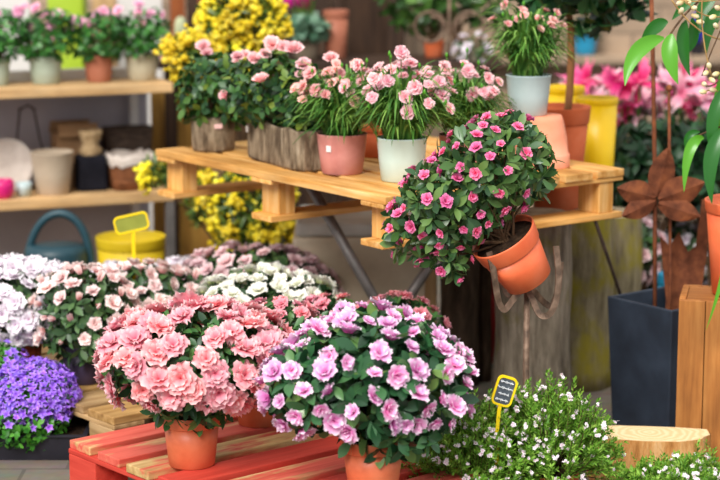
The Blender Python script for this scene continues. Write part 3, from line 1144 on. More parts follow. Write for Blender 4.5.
def dianthus(t, pot_r, z0, h, spread, nbl, nfl, flowers, seed, lmat='lf_grass', lean=(0, 0), fsize=1.0, hspread=None, stems=True, maxfl=45):
    """Tuft of narrow arching leaves with upright flower stems."""
    rr = np.random.default_rng(seed)
    mb = MB()
    for k in range(nbl):
        a = rr.random() * 2 * PI
        r0 = pot_r * .75 * math.sqrt(rr.random())
        s = np.array([r0 * math.cos(a), r0 * math.sin(a), z0 + rr.uniform(0, h * .35)])
        a2 = a + rr.normal(0, .6)
        out = spread * rr.uniform(.25, 1.0)
        hh = h * rr.uniform(.35, .95)
        e = s + np.array([out * math.cos(a2) + lean[0], out * math.sin(a2) + lean[1], hh * rr.uniform(.35, 1.0) - (out * .2)])
        m_ = s + np.array([out * .35 * math.cos(a2), out * .35 * math.sin(a2), hh])
        pts = bez(s, m_, e, 7)
        wd = rr.uniform(.0055, .0095)
        d = np.gradient(pts, axis=0)
        side = unit(np.cross(d[2], [0, 0, 1]) + 1e-6)
        wprof = wd * np.array([.6, .9, 1, 1, .8, .5, .08])
        nup = np.array([unit(np.cross(side, unit(q))) for q in d])
        v = np.concatenate([np.stack([pts - side * wprof[:, None] / 2 + nup * .0012, pts, pts + side * wprof[:, None] / 2 + nup * .0012], 1).reshape(-1, 3)])
        f = []
        for i in range(6):
            for j in range(2):
                q = i * 3 + j
                f.append((q, q + 3, q + 4, q + 1))
        mb.add(v, f)
    mb.build('foliage', M[lmat], t)
    sm = MB()
    hs = hspread or spread
    cand = []
    for k in range(900):
        a = rr.random() * 2 * PI
        q = hs * math.sqrt(rr.random())
        cand.append([q * math.cos(a) + lean[0], q * math.sin(a) + lean[1], z0 + h * (1.0 - .28 * (q / hs) ** 2) + rr.normal(0, h * .12)])
    fp, _ = poisson(np.array(cand), np.array(cand), .032 * fsize, min(nfl, maxfl))
    for p in fp:
        s = np.array([p[0] * .3 + rr.normal(0, .01), p[1] * .3 + rr.normal(0, .01), z0])
        tube(sm, bez(s, (s + p) / 2 + np.array([0, 0, h * .1]), p, 6), .0014, 4, cap=False)
        axis = unit(np.array([p[0] * 1.5, p[1] * 1.5 - .12, .16]))
        place(flowers, 'blossom', t, p, axis, fsize * rr.uniform(.7, 1.15), rr, .3)
        if rr.random() < .8:
            bp = p + rr.normal(0, .02, 3)
            tube(sm, bez(s, (s + bp) / 2 + np.array([0, 0, h * .1]), bp, 5), .0012, 4, cap=False)
            bo = bpy.data.objects.new('bud', GBUD)
            C.objects.link(bo)
            bo.parent = t
            bo.location = bp
    sm.build('flower_stems', M['stem_green'], t)


# round bark pot of roses
base = G(213, 150, TZ)
t = thing('potted_rose', 'pale rose bush in a round bark covered pot on the corner of the table', 'potted plant', base)
mb = MB()
lathe(mb, [(0, 0.002), (.062, .0), (.066, .01), (.067, .05), (.0695, .09), (.069, .108), (.062, .109), (.06, .09), (0, .09)], 56, None, (0, 0, 0), .018)
pt = mb.build('pot', M['bark_pot'], t)
s = MB()
lathe(s, [(0, .098), (.058, .096), (.06, .09)][::-1], 24)
s.build('soil', M['soil'], t)
box_part('price_sticker', M['sticker_pink'], pt, (.022, -.0685, .082), (.024, .002, .014), ((1, .25, 0), (-.25, 1, 0), Z), 0)
Yb = base[1]
ells = [EL(base, 213, 88, Yb, 34, 34, 34), EL(base, 202, 100, Yb - .02, 24, 22, 26), EL(base, 228, 96, Yb, 24, 28, 30)]
shrub(t, ells, (.034, .02, .5), 'lf_rose', .036, None, .05, 1, start=(0, 0, .09), seed=101, n_leaf=5, lift=.3)
for px, py, yo, sc in ((204, 48, .0, .9), (207, 54, -.02, .7), (226, 97, -.13, .85), (240, 60, -.03, .8)):
    place(FM['rose'], 'rose_blossom', t, P(px, py, Yb + yo) - base, np.array([-.1, -.5, .8]), sc, tilt=.15)

# long bark trough of roses
b0, b1 = G(245, 157, TZ), G(294, 172, TZ)
b2 = G(240 + 5, 156 - 10, TZ)
cen = (b0 + b1) / 2
along = unit(b1 - b0)
depth = np.array([-along[1], along[0], 0])
cen = cen + depth * .075
t = thing('rose_trough', 'pink rose bushes in a long rough bark trough on the table', 'potted plant', cen)
Lt = np.linalg.norm(b1 - b0) + .05
mb = MB()
# hollow trough: outer wall with rough outline, rim and inside
nper = 72
ring = []
for k in range(nper):
    a = 2 * PI * k / nper
    e = 5
    x = (abs(math.cos(a)) ** (2 / e)) * math.copysign(1, math.cos(a)) * Lt / 2
    y = (abs(math.sin(a)) ** (2 / e)) * math.copysign(1, math.sin(a)) * .075
    ring.append((x, y))
ring = np.array(ring)
v, f, u = [], [], []
prof = [(.97, 0.0), (1, .01), (1, .03), (1.01, .06), (1.0, .09), (1.015, .112), (1.0, .12), (.88, .118), (.86, .095)]
wob = 1 + .02 * np.sin(np.arange(nper) * 1.7) + .015 * np.sin(np.arange(nper) * 2.9 + 1)
for k_, z in prof:
    for q, ww in zip(ring, wob):
        p = along * q[0] * k_ * (1 + (ww - 1) * .4) + depth * q[1] * k_ * ww + Z * (z + (.004 * math.sin(q[0] * 60) if z > .1 else 0))
        v.append(p)
for i in range(len(prof) - 1):
    for k in range(nper):
        k2 = (k + 1) % nper
        f.append((i * nper + k, i * nper + k2, (i + 1) * nper + k2, (i + 1) * nper + k))
f.append(tuple(range(nper))[::-1])
mb.add(v, f)
tr_ = mb.build('trough', M['bark_pot'], t)
s = MB()
s.add(v[-nper:], [tuple(range(nper))])
s.build('soil', M['soil'], t)
stp = P(250, 129, 5.5)
fr = cen - depth * .075
q = fr - along * (Lt / 2 - .05) + Z * .088
box_part('price_sticker', M['sticker'], tr_, q - cen - depth * .003, (.017, .002, .018), (along, depth, Z), 0)
base = cen
Yb = cen[1]
ells = [EL(base, 252, 92, Yb + .06, 26, 30, 28), EL(base, 272, 90, Yb + .02, 32, 38, 32), EL(base, 298, 98, Yb - .05, 26, 36, 28)]
shrub(t, ells, (.034, .02, .5), 'lf_rose', .036, None, .05, 1, start=(0, 0, .1), seed=111, n_leaf=5, lift=.3)
for px, py, yo, sc in ((238, 58, .0, .75), (254, 60, -.0, .8), (265, 55, .0, .7), (262, 82, -.12, 1.0), (272, 46, .03, 1.0), (284, 48, .02, .8), (294, 52, .0, 1.1), (304, 66, -.08, .9), (245, 56, .05, .7), (331, 60, .0, .9), (300, 76, -.1, .6)):
    place(FM['rose'], 'rose_blossom', t, P(px, py, Yb + yo) - base, np.array([-.05, -.55, .8]), sc, tilt=.2)

# pink pot
base = G(342, 173, TZ)
t = thing('potted_dianthus', 'coral pink dianthus in a dusty pink clay pot beside the bark trough', 'potted plant', base, 'dianthus on the table')
pt = make_pot(t, .073, .058, .115, M['pink_clay'], collar=0)
box_part('price_sticker', M['sticker'], pt, (-.037, -.0585, .077), (.015, .002, .017), ((.85, -.5, 0), (.5, .85, 0), Z), 0)
dianthus(t, .06, .095, .19, .15, 560, 34, FM['peach'], 121, fsize=1.0, hspread=.13)
# terracotta pot behind
base = G(376, 164, TZ) + np.array([0, .17, 0])
t = thing('flower_pot', 'plain terracotta pot half hidden between the pink and the mint pot', 'pot', base)
make_pot(t, .06, .05, .10, M['terracotta_old'])
# mint pot
base = G(402, 182, TZ) + np.array([0, .03, 0])
t = thing('potted_dianthus', 'pink dianthus with long narrow leaves in a pale mint green pot', 'potted plant', base, 'dianthus on the table')
make_pot(t, .071, .058, .122, M['mint'], collar=0)
dianthus(t, .062, .105, .2, .17, 720, 40, FM['dianthus'], 131, fsize=1.05, hspread=.16, lean=(.0, 0))
# second clump behind to the right, in its own pot hidden by the azalea
base = G(462, 172, TZ)
t = thing('potted_dianthus', 'pink dianthus behind the hanging azalea, its pot hidden by the azalea leaves', 'potted plant', base, 'dianthus on the table')
make_pot(t, .068, .056, .11, M['pink_clay'], collar=0)
dianthus(t, .06, .095, .19, .14, 540, 26, FM['dianthus'], 141, fsize=1.0, hspread=.13)

# upside-down clay pot carrying a blue-grey pot
base = G(541, 166, TZ)
t = thing('flower_pot', 'salmon clay pot standing upside down on the table', 'pot', base)
mb = MB()
lathe(mb, [(.075, 0), (.0825, 0), (.083, .002), (.083, .036), (.082, .038), (.078, .039), (.074, .085), (.063, .135), (.057, .15), (.02, .15), (.0, .15)], 48)
mb.build('pot', M['salmon_clay'], t)
b2 = base + np.array([-.040, 0, .15])
t = thing('potted_dianthus', 'salmon dianthus in a blue grey pot perched on the upside-down clay pot', 'potted plant', b2, 'dianthus on the table')
make_pot(t, .067, .053, .118, M['blue_grey'], collar=0)
dianthus(t, .058, .1, .20, .12, 620, 15, FM['peach'], 151, fsize=.85, hspread=.115)

# ------------------------------------------------------------------ logs behind the table


def log(name, label, px, Y, r, h, mat, wob=.02, lean=0, group='upright logs under the table'):
    x = (px - 360) / F * (Y * math.cos(PITCH) + (EYE - h / 2) * math.sin(PITCH))
    t = thing(name, label, 'log', (x, Y, 0), group)
    mb = MB()
    prof = [(0, 0)] + [(r * (1 + .03 * math.sin(k * 1.3) + .05 * (1 - k / 9) ** 3), h * k / 9) for k in range(10)]
    lathe(mb, prof, 48, None, (0, 0, 0), wob)
    mb.build('bark', mat, t)
    mb = MB()
    lathe(mb, [(r * .97, h - .001), (r * .95, h + .001), (0, h + .001)], 48, None, (0, 0, 0), wob)
    mb.build('cut_face', M['log_end'], t, False)
    return np.array([x, Y, h + .001])


log('log', 'grey barked upright log behind the iron stake', 532, 5.83, .112, .602, M['bark'])
lp = log('log', 'mossy upright log carrying the orange clay pot, beside the dark planter', 573, 6.17, .125, .565, M['bark_mossy'], .015)
log('log', 'dark weathered log between the plywood box and the grey log', 459, 6.15, .06, .6, M['bark_dark'], .03)
log('log', 'thin dark post squeezed beside the dark weathered log', 484, 6.2, .024, .6, M['bark_dark'], .02)
lp2 = log('log', 'short mossy log behind the others, carrying the tall yellow pot', 604, 6.46, .12, .5, M['bark_mossy'], .015)

base = np.array([P(556, 205, 6.15)[0], 6.15, lp[2]])
t = thing('potted_tree', 'small standard tree with dark leaves in an orange clay pot behind the table', 'potted plant', base)
hpt = P(556, 106, 6.15)[2] - base[2]
make_pot(t, .102, .07, hpt, M['terracotta_old'], collar=.16, thick=.008)
mb = MB()
tp_ = P(566, -10, 6.1) - base
tube(mb, bez((0.03, .02, hpt * .85), P(576, 50, 6.1) - base, tp_, 10), np.linspace(.0125, .0105, 10), 10)
mb.build('trunk', M['trunk'], t)
ells = [EL(base, 580, -30, 6.1, 66, 34, 60), EL(base, 622, -6, 6.15, 26, 20, 34), EL(base, 546, -8, 6.1, 28, 20, 40), EL(base, 592, 16, 6.1, 20, 8, 26)]
shrub(t, ells, (.062, .036, .5), 'lf_tree', .06, None, .05, 1, start=tp_ * .93, seed=161, n_leaf=5, nbr=26, lift=0.0, th=(.7, 1.5))

base = np.array([P(597, 100, 6.42)[0], 6.42, lp2[2]])
t = thing('flower_pot', 'tall bright yellow pot beside the orange clay pot', 'pot', base)
hy = P(597, 97, 6.42)[2] - base[2]
make_pot(t, .068, .052, hy, M['yellow_plastic'], collar=.05, thick=.003)
lp3 = log('log', 'log at the very back of the group, carrying the smaller yellow pot', 562, 6.62, .1, .55, M['bark'], .015)
base = np.array([lp3[0], 6.62, lp3[2]])
t = thing('flower_pot', 'yellow pot behind the orange clay pot, only its rim showing', 'pot', base)
make_pot(t, .065, .05, P(562, 86, 6.62)[2] - base[2], M['yellow_plastic'], collar=.06, thick=.003)

# ------------------------------------------------------------------ plywood box under the table
Yx = 6.15
xl, xr = P(293, 300, Yx)[0], P(437, 300, Yx)[0]
t = thing('plywood_box', 'big weathered plywood box with a grey top under the table', 'box', ((xl + xr) / 2, Yx + .2, 0))
wx = xr - xl
hx = P(360, 238, Yx)[2]
box_part('body', M['concrete'], t, (0, 0, hx / 2), (wx, .4, hx), None, .01)
mb = MB()
box(mb, (-.02, 0, hx + .022), (wx - .06, .38, .044), None, .018)
tag(mb.build('top_slab', M['stone_grey'], t), 'pale grey top')
box_part('corner_batten', M['pine_old'], t, (wx / 2 - .02, -.205, hx / 2), (.036, .012, hx - .004), None, .002)

# red can behind the logs
q = P(492, 318, 6.5)
t = thing('bucket', 'red plastic bucket showing in the gap beside the grey log', 'bucket', (q[0], 6.5, 0))
make_pot(t, .1, .08, .28, M['red_plastic'], collar=.08, soil=False)
# ------------------------------------------------------------------ dark planter with rusty steel flower
Yp = 5.60
c0 = G(609, 296, .36)
hp = .345
K0 = G(612, 424, 0)
edge = P(608, 297, K0[1])
hp = edge[2]
front_r = G(672, 311, hp)
front_l = G(607, 296, hp)
fd_ = unit(front_r - front_l)
sd_ = np.array([-fd_[1], fd_[0], 0])
Wp = np.linalg.norm(front_r - front_l)
cen = (front_l + front_r) / 2 + sd_ * Wp / 2
cen[2] = 0
t = thing('planter', 'square tapered dark navy planter beside the wooden crate', 'planter', cen)
mb = MB()
v = []
for z, k_ in ((0, .88), (hp, 1.0), (hp, .90), (.04, .80)):
    for sx_, sy_ in ((-1, -1), (1, -1), (1, 1), (-1, 1)):
        v.append(fd_ * sx_ * Wp / 2 * k_ + sd_ * sy_ * Wp / 2 * k_ + Z * z)
f = [(3, 2, 1, 0)]
for i in range(3):
    for k in range(4):
        k2 = (k + 1) % 4
        f.append((i * 4 + k, i * 4 + k2, i * 4 + 4 + k2, i * 4 + 4 + k))
f.append((12, 13, 14, 15))
mb.add(v, f)
o = mb.build('body', M['navy'], t, False)
bv = o.modifiers.new('bevel', 'BEVEL')
bv.width = .004
bv.segments = 2
bv.limit_method = 'ANGLE'
mb = MB()
k_ = .84
zz = hp * .45
kk = .80 + (.90 - .80) * (zz - .04) / (hp - .04)
mb.add([fd_ * sx_ * Wp / 2 * kk + sd_ * sy_ * Wp / 2 * kk + Z * zz for sx_, sy_ in ((-1, -1), (1, -1), (1, 1), (-1, 1))], [(0, 1, 2, 3)])
mb.build('soil', M['soil'], t)
pl_c = cen

# rusty steel flower: rod, leaf and petals of sheet steel
Ys = cen[1] + .02
rod = P(657, 300, Ys)
t = thing('garden_stake', 'rusty steel flower on a thin rod standing in the dark planter', 'garden ornament', (rod[0], Ys, zz))
sb = np.array(t.location)
mb = MB()
tube(mb, [P(657, 300, Ys) * np.array([1, 1, 0]) - sb + Z * (zz - .06 + .0), P(655, 180, Ys) - sb, P(653, 60, Ys) - sb, P(651, -20, Ys) - sb], .0062, 8)
mb.build('rod', M['rust'], t)


def sheet(name, pts_axis, widths, parent, off, nrm=(0, -1, 0), thick=.003, crease=.01, mat='rust'):
    """Leaf shaped sheet of steel along an axis, creased along the middle."""
    p = np.asarray(pts_axis, float)
    d = np.gradient(p, axis=0)
    nrm = np.asarray(nrm, float)
    mb = MB()
    v, f = [], []
    for i in range(len(p)):
        a = unit(d[i])
        s_ = unit(np.cross(nrm, a))
        for lay in (0, 1):
            for q_ in (-1, 0, 1):
                v.append(p[i] + s_ * q_ * widths[i] / 2 + nrm * ((crease if q_ == 0 else 0) + (thick if lay else 0)))
    n_ = len(p)
    for i in range(n_ - 1):
        b0_ = i * 6
        b1_ = b0_ + 6
        for j in range(2):
            f.append((b0_ + j, b0_ + j + 1, b1_ + j + 1, b1_ + j))
            f.append((b0_ + 3 + j, b1_ + 3 + j, b1_ + 4 + j, b0_ + 4 + j))
        f.append((b0_, b1_, b1_ + 3, b0_ + 3))
        f.append((b0_ + 2, b0_ + 5, b1_ + 5, b1_ + 2))
    f.append((0, 3, 4, 1))
    f.append((1, 4, 5, 2))
    e = (n_ - 1) * 6
    f.append((e, e + 1, e + 4, e + 3))
    f.append((e + 1, e + 2, e + 5, e + 4))
    mb.add(v, f)
    return mb.build(name, M[mat], parent, False)


def sheet_px(name, base_px, tip_px, wpx, yb, yt, parent, org, **k):
    a = P(base_px[0], base_px[1], yb) - org
    c = P(tip_px[0], tip_px[1], yt) - org
    n_ = 9
    s_ = np.linspace(0, 1, n_)
    pts = a + (c - a) * s_[:, None]
    ww = wpx / S(a + org) * (np.sin(PI * np.clip(s_, .03, .99) ** .85) ** .75)
    return sheet(name, pts, ww, parent, org, **k)


sheet_px('petal', (656, 196), (668, 148), 26, Ys - .012, Ys - .03, t, sb)
sheet_px('petal', (655, 197), (617, 188), 26, Ys - .012, Ys - .05, t, sb)
sheet_px('petal', (655, 200), (622, 216), 22, Ys - .012, Ys - .05, t, sb)
sheet_px('petal', (658, 199), (704, 182), 30, Ys - .012, Ys - .05, t, sb)
sheet_px('petal', (658, 203), (700, 216), 24, Ys - .012, Ys - .05, t, sb)
# rusty steel tulip screen behind it, standing in the planter
Yq = Ys + .1
q0 = P(683, 296, Yq)
t = thing('garden_stake', 'wide rusty steel plate cut like a pointed tulip, standing behind the steel flower', 'garden ornament', (q0[0], Yq, zz))
sb2 = np.array(t.location)
outl = [(664, 345), (666, 300), (660, 236), (670, 246), (679, 232), (688, 252), (696, 246), (702, 200), (712, 196), (706, 260), (700, 300), (700, 345)]
front = np.array([P(a, b_, Yq) - sb2 for a, b_ in outl])
back = front + np.array([0, .004, 0])
n_ = len(outl)
mb = MB()
mb.add(np.concatenate([front, back]), [tuple(range(n_)), tuple(range(2 * n_ - 1, n_ - 1, -1))] + [(i, i + n_, (i + 1) % n_ + n_, (i + 1) % n_) for i in range(n_)])
mb.build('plate', M['rust'], t, False)
# second thin rod
rod2 = P(669, 290, Ys + .05)
t = thing('garden_stake', 'second thin rusty rod standing behind the steel flower', 'garden ornament', (rod2[0], Ys + .05, zz))
mb = MB()
tube(mb, [(0, 0, -.05), (0.003, 0, .25), P(669, 90, Ys + .05) - np.array(t.location)], .0045, 8)
lathe(mb, [(0, 0), (.008, .004), (.01, .012), (.006, .02), (0, .022)], 12, None, P(669, 92, Ys + .05) - np.array(t.location))
mb.build('rod', M['rust'], t)

# ------------------------------------------------------------------ wooden crate with the tall plant
kz = G(674, 462, 0)
hc = P(674, 300, kz[1])[2]
wc = .36
dc = .22
ca = unit(np.array([1, -.22, 0]))
cb = np.array([-ca[1], ca[0], 0])
cc = np.array([kz[0], kz[1], 0]) + ca * wc / 2 + cb * dc / 2
t = thing('wooden_crate', 'upright cedar brown wooden crate carrying the orange pot', 'crate', cc)
nb = 5
for i in range(nb):
    wv_ = wc / nb
    for sgn in (-1, 1):
        box_part('board', M['crate_wood'], t, ca * (-wc / 2 + wv_ * (i + .5)) + cb * sgn * (dc / 2 - .009) + Z * (hc / 2 + 0), (wv_ - .002, .018, hc), (ca, cb, Z), .002)
for i in range(4):
    wv_ = (dc - .036) / 4
    for sgn in (-1, 1):
        box_part('board', M['crate_wood'], t, ca * sgn * (wc / 2 - .009) + cb * (-dc / 2 + .018 + wv_ * (i + .5)) + Z * (hc / 2), (.018, wv_ - .002, hc), (ca, cb, Z), .002)
box_part('lid', M['crate_wood'], t, Z * (hc - .012), (wc - .038, dc - .038, .02), (ca, cb, Z), .002)

pb_ = np.array([P(752, 300, kz[1] + .09)[0], kz[1] + .09, hc])
t = thing('potted_medinilla', 'plant with long drooping leaves and cream buds in the orange pot on the crate', 'potted plant', pb_)
hpo = P(740, 200, pb_[1])[2] - hc
rpo = (752 - 702) / S(pb_)
make_pot(t, rpo, rpo * .80, hpo, M['terracotta_bright'], collar=.12, thick=.006)
Ym = pb_[1]


def B(px, py, yo=0):
    return P(px, py, Ym + yo) - pb_


sm = MB()
top0 = np.array([0, 0, hpo * .88])
tube(sm, bez(top0, B(745, 120), B(728, -40), 12), np.linspace(.009, .006, 12), 8)
tube(sm, bez(top0, B(760, 100), B(770, -40), 12), np.linspace(.009, .006, 12), 8)
tube(sm, bez(B(732, -20), B(690, 0, -.03), B(668, 38, -.06), 8), .0028, 6)
tube(sm, bez(B(738, 40), B(722, 90, -.05), B(706, 86, -.06), 8), .002, 6)
tube(sm, bez(B(742, 120), B(712, 128, -.04), B(690, 140, -.05), 8), .0025, 6)
tube(sm, bez(B(735, 0), B(715, 40, -.06), B(702, 76, -.06), 8), .002, 6)
sm.build('stems', M['stem_brown'], t)
tw = MB()
tube(tw, bez(B(745, 40), B(700, 48, -.04), B(668, -6, -.05), 10), .0022, 6)
tube(tw, bez(B(740, 10), B(705, 30, -.04), B(680, -6, -.04), 10), .0018, 6)
tube(tw, bez(B(760, -10), B(690, 12, -.05), B(655, -8, -.04), 10), .002, 6)
tube(tw, bez(B(703, -10, -.06), B(698, 30, -.06), B(712, 78, -.06), 10), .002, 6)
tube(tw, bez(B(740, 110), B(718, 84, -.06), B(704, 92, -.07), 8), .002, 6)
tw.build('twigs', M['stem_tan'], t)


def long_leaf(px_pts, wpx, yo, mat, curl=.25):
    """Long arching leaf through three pixels at its own distance."""
    a, m_, c = (B(q[0], q[1], yy) for q, yy in zip(px_pts, yo))
    mid = 2 * m_ - (a + c) / 2
    n_ = 13
    pts = bez(a, mid, c, n_)
    s_ = np.linspace(0, 1, n_)
    ww = .86 * wpx / S(pb_ + a) * np.sin(PI * np.clip(s_, .01, .995) ** .8) ** .8
    d = np.gradient(pts, axis=0)
    mb = MB()
    v, tt = [], []
    view = unit(np.array([pb_[0], pb_[1], 0]))
    for i in range(n_):
        ad = unit(d[i])
        sd = unit(np.cross(ad, -view))
        nr = np.cross(sd, ad)
        for q_ in (-1, -.5, 0, .5, 1):
            v.append(pts[i] + sd * q_ * ww[i] / 2 + nr * curl * ww[i] / 2 * (abs(q_) ** 1.5))
            tt.append(s_[i])
    f = []
    for i in range(n_ - 1):
        for j in range(4):
            q_ = i * 5 + j
            f.append((q_, q_ + 5, q_ + 6, q_ + 1))
    mb.add(v, f, tt)
    mb.build('leaf', M[mat], t)


long_leaf([(664, 38), (637, 52), (625, 86)], 19, (-.06, -.08, -.12), 'lf_lime')
long_leaf([(672, 34), (670, 56), (678, 84)], 19, (-.06, -.08, -.09), 'lf_lime')
long_leaf([(668, 22), (654, 28), (640, 46)], 16, (-.02, -.01, -.0), 'lf_deep')
long_leaf([(686, 20), (683, 46), (690, 76)], 15, (-.03, -.02, -.02), 'lf_deep')
long_leaf([(692, 18), (692, 40), (680, 56)], 14, (.02, .03, .03), 'lf_deep')
long_leaf([(704, 138), (690, 150), (684, 192)], 13, (-.05, -.07, -.08), 'lf_lime')
long_leaf([(700, 132), (688, 138), (690, 160)], 9, (-.03, -.03, -.03), 'lf_deep')
long_leaf([(730, 84), (713, 120), (717, 172)], 15, (-.05, -.07, -.06), 'lf_deep')
long_leaf([(724, 128), (711, 160), (712, 204)], 18, (-.08, -.1, -.1), 'lf_deep')
long_leaf([(736, 60), (722, 96), (722, 150)], 18, (-.02, -.02, -.02), 'lf_lime')
long_leaf([(730, 8), (712, 20), (706, 56)], 16, (0, 0, 0), 'lf_deep')
long_leaf([(720, -10), (704, 8), (700, 34)], 16, (.03, .02, 0), 'lf_deep')
long_leaf([(735, 170), (728, 250), (706, 330)], 7, (-.1, -.18, -.18), 'lf_lime', .1)
long_leaf([(700, -8), (686, 4), (672, 20)], 13, (.03, .02, 0), 'lf_deep')
for px, py, yo in ((706, 73, -.07), (712, 80, -.08), (704, 84, -.08), (713, 90, -.06), (703, 92, -.09), (716, 74, -.05), (709, 66, -.06), (680, 3, -.05), (681, 11, -.05), (694, 8, -.05), (695, 16, -.04), (700, 22, -.05), (713, 17, -.05), (716, 26, -.05), (718, 8, -.04), (688, 2, -.03)):
    mb = MB()
    lathe(mb, [(0, -.011), (.0045, -.009), (.0072, 0), (.0055, .008), (.002, .0115), (0, .012)], 12, np.array(Vector((random.uniform(-1, 1), -.4, random.uniform(-.3, .6))).to_track_quat('Z', 'Y').to_matrix()), B(px, py, yo))
    mb.t = [np.linspace(0, 1, mb.n)]
    mb.build('bud', M['bud_cream'], t)

# ------------------------------------------------------------------ half stump
s0 = G(650, 472, 0)
hs = .17
cy = 5.14
tl, tr2 = P(588, 421, cy), P(711, 432, cy)
hs = P(650, 440, cy - .07)[2]
ws = .5 * (P(709, 432, cy)[0] - P(590, 424, cy)[0])
cxs = (P(709, 432, cy)[0] + P(590, 424, cy)[0]) / 2
t = thing('log_stump', 'pale half round tree stump standing in front of the dark planter', 'stump', (cxs, cy, 0))
n_ = 30
ang = np.linspace(PI * 1.0, PI * 2.0, n_)
rot = -.12
ol = []
for i, a in enumerate(ang):
    rr_ = 1 + .03 * math.sin(5 * a) + .02 * math.sin(11 * a + 1)
    ol.append((ws * rr_ * math.cos(a), .085 * rr_ * math.sin(a) - .0))
ol += [(ws * .98, .05), (ws * .5, .06), (0, .062), (-ws * .5, .06), (-ws * .97, .05)]
ol = np.array(ol)
cr, sr = math.cos(rot), math.sin(rot)
ol = np.stack([ol[:, 0] * cr - ol[:, 1] * sr, ol[:, 0] * sr + ol[:, 1] * cr], 1)
nn_ = len(ol)
mb = MB()
v = []
levels = [0, .3, .6, .9, 1.0]
for lv in levels:
    kx = 1.05 - .05 * lv
    for i in range(nn_):
        v.append([ol[i, 0] * kx * (1 + .012 * math.sin(i * 2.3 + lv * 3)), ol[i, 1] * kx, hs * lv])
f = []
for q_ in range(len(levels) - 1):
    for i in range(nn_):
        i2 = (i + 1) % nn_
        f.append((q_ * nn_ + i, q_ * nn_ + i2, (q_ + 1) * nn_ + i2, (q_ + 1) * nn_ + i))
mb.add(v, f)
mb.build('bark', M['bark_stump'], t)
mb = MB()
mb.add([[a * .985, b_ * .985, hs + .001] for a, b_ in ol] + [[a * .99, b_ * .99, hs - .008] for a, b_ in ol], [tuple(range(nn_))] + [(i + nn_, (i + 1) % nn_ + nn_, (i + 1) % nn_, i) for i in range(nn_)])
mb.build('cut_face', M['end_grain'], t, False)

# ------------------------------------------------------------------ green heath bushes in front


def heath(t, z0, ctr, spread, h, nst, nfl, seed, lens=(.6, 1.0), tall=()):
    rr = np.random.default_rng(seed)
    mb = MB()
    st = MB()
    tip = []
    tiny = leaf_tpl(.0125, .0052, .2, -.15, .5, 2)
    for k in range(nst):
        a = rr.random() * 2 * PI
        q = math.sqrt(rr.random())
        s = np.array([.04 * q * math.cos(a), .04 * q * math.sin(a), z0])
        hh = h * rr.uniform(*lens) * (1 - .35 * q ** 2)
        e = np.array([ctr[0] + spread[0] * q * math.cos(a), ctr[1] + spread[1] * q * math.sin(a), z0 + hh - .5 * h * q ** 3])
        m_ = (s + e) / 2 + np.array([e[0] * .25, e[1] * .25, -.01]) + rr.normal(0, .01, 3)
        tip.append((s, m_, e))
    for e, hh in tall:
        e = np.array(e)
        s = np.array([e[0] * .3, e[1] * .3, z0])
        tip.append((s, (s + e) / 2 + np.array([e[0] * .15, 0, 0]), e))
    fl_pts = []
    for s, m_, e in tip:
        pts = bez(s, m_, e, 14)
        tube(st, pts[::2], .0012, 4, cap=False)
        Ls = np.linalg.norm(e - s)
        nlf = int(46 * min(1.2, Ls / .22)) + 10
        for j in range(nlf):
            u_ = 1 - .72 * (j / nlf) ** 1.1
            i = u_ * 13
            i0 = min(int(i), 12)
            p = pts[i0] + (pts[i0 + 1] - pts[i0]) * (i - i0)
            d = unit(pts[i0 + 1] - pts[i0])
            uu, ww = basis(d)
            ph = j * 2.4 + rr.normal(0, .2)
            ld = unit(d * rr.uniform(.5, 1.1) + math.cos(ph) * uu + math.sin(ph) * ww)
            put(mb, tiny, p, ld, d, rr.uniform(.8, 1.4))
        # side shoots
        for sh in range(3):
            i0 = int(rr.integers(6, 12))
            p = pts[i0]
            d = unit(pts[i0 + 1] - pts[i0])
            uu, ww = basis(d)
            ph = rr.random() * 6.28
            sd = unit(d * 1.1 + math.cos(ph) * uu + math.sin(ph) * ww)
            ln = rr.uniform(.02, .045)
            for j in range(12):
                pp = p + sd * ln * (j + 1) / 12
                u2, w2 = basis(sd)
                ld = unit(sd * .8 + math.cos(j * 2.4) * u2 + math.sin(j * 2.4) * w2)
                put(mb, tiny, pp, ld, sd, rr.uniform(.7, 1.2))
            fl_pts.append((p + sd * ln, sd))
        fl_pts.append((pts[-1] - unit(e - s) * rr.uniform(.0, .03), unit(e - s)))
    mb.build('foliage', M['lf_heath'], t)
    st.build('stems', M['stem_brown'], t)
    idx = rr.permutation(len(fl_pts))
    # flowers show towards the light: the outermost first
    idx = sorted(idx, key=lambda i: fl_pts[i][0][1] * .8 - fl_pts[i][0][2] * .5 + rr.normal(0, .06))
    for i in idx[:nfl]:
        p, d = fl_pts[i]
        place(FM['heath'], 'blossom', t, p + d * .004 + np.array([0, -.004, .002]), unit(d + np.array([0, -.5, .3])), rr.uniform(.55, 1.15), rr, .3)


base = np.array([P(472, 520, 4.78)[0], 4.78, 0])
t = thing('potted_heath', 'low green heath bush with tiny white flowers beside the lilac azalea', 'potted plant', base, 'white flowered heath bushes in front')
make_pot(t, .07, .055, .12, M['terracotta_old'])
heath(t, .11, (0, 0), (.19, .16), .24, 190, 95, 201)
base = np.array([P(548, 520, 4.82)[0], 4.82, 0])
t = thing('potted_heath', 'tallest green heath bush with white flowers, in front of the grey log', 'potted plant', base, 'white flowered heath bushes in front')
make_pot(t, .075, .06, .12, M['terracotta_old'])
tall = [(P(px, py, 4.82 + yo) - base, 0) for px, py, yo in ((508, 388, -.02), (500, 402, .02), (565, 395, .0), (560, 408, -.05), (572, 410, .03), (608, 418, .02), (585, 420, 0), (540, 410, .02), (525, 405, .03), (515, 398, .02))]
heath(t, .11, (0, 0), (.19, .16), .27, 210, 100, 211, tall=tall)
base = np.array([P(684, 520, 4.72)[0], 4.72, 0])
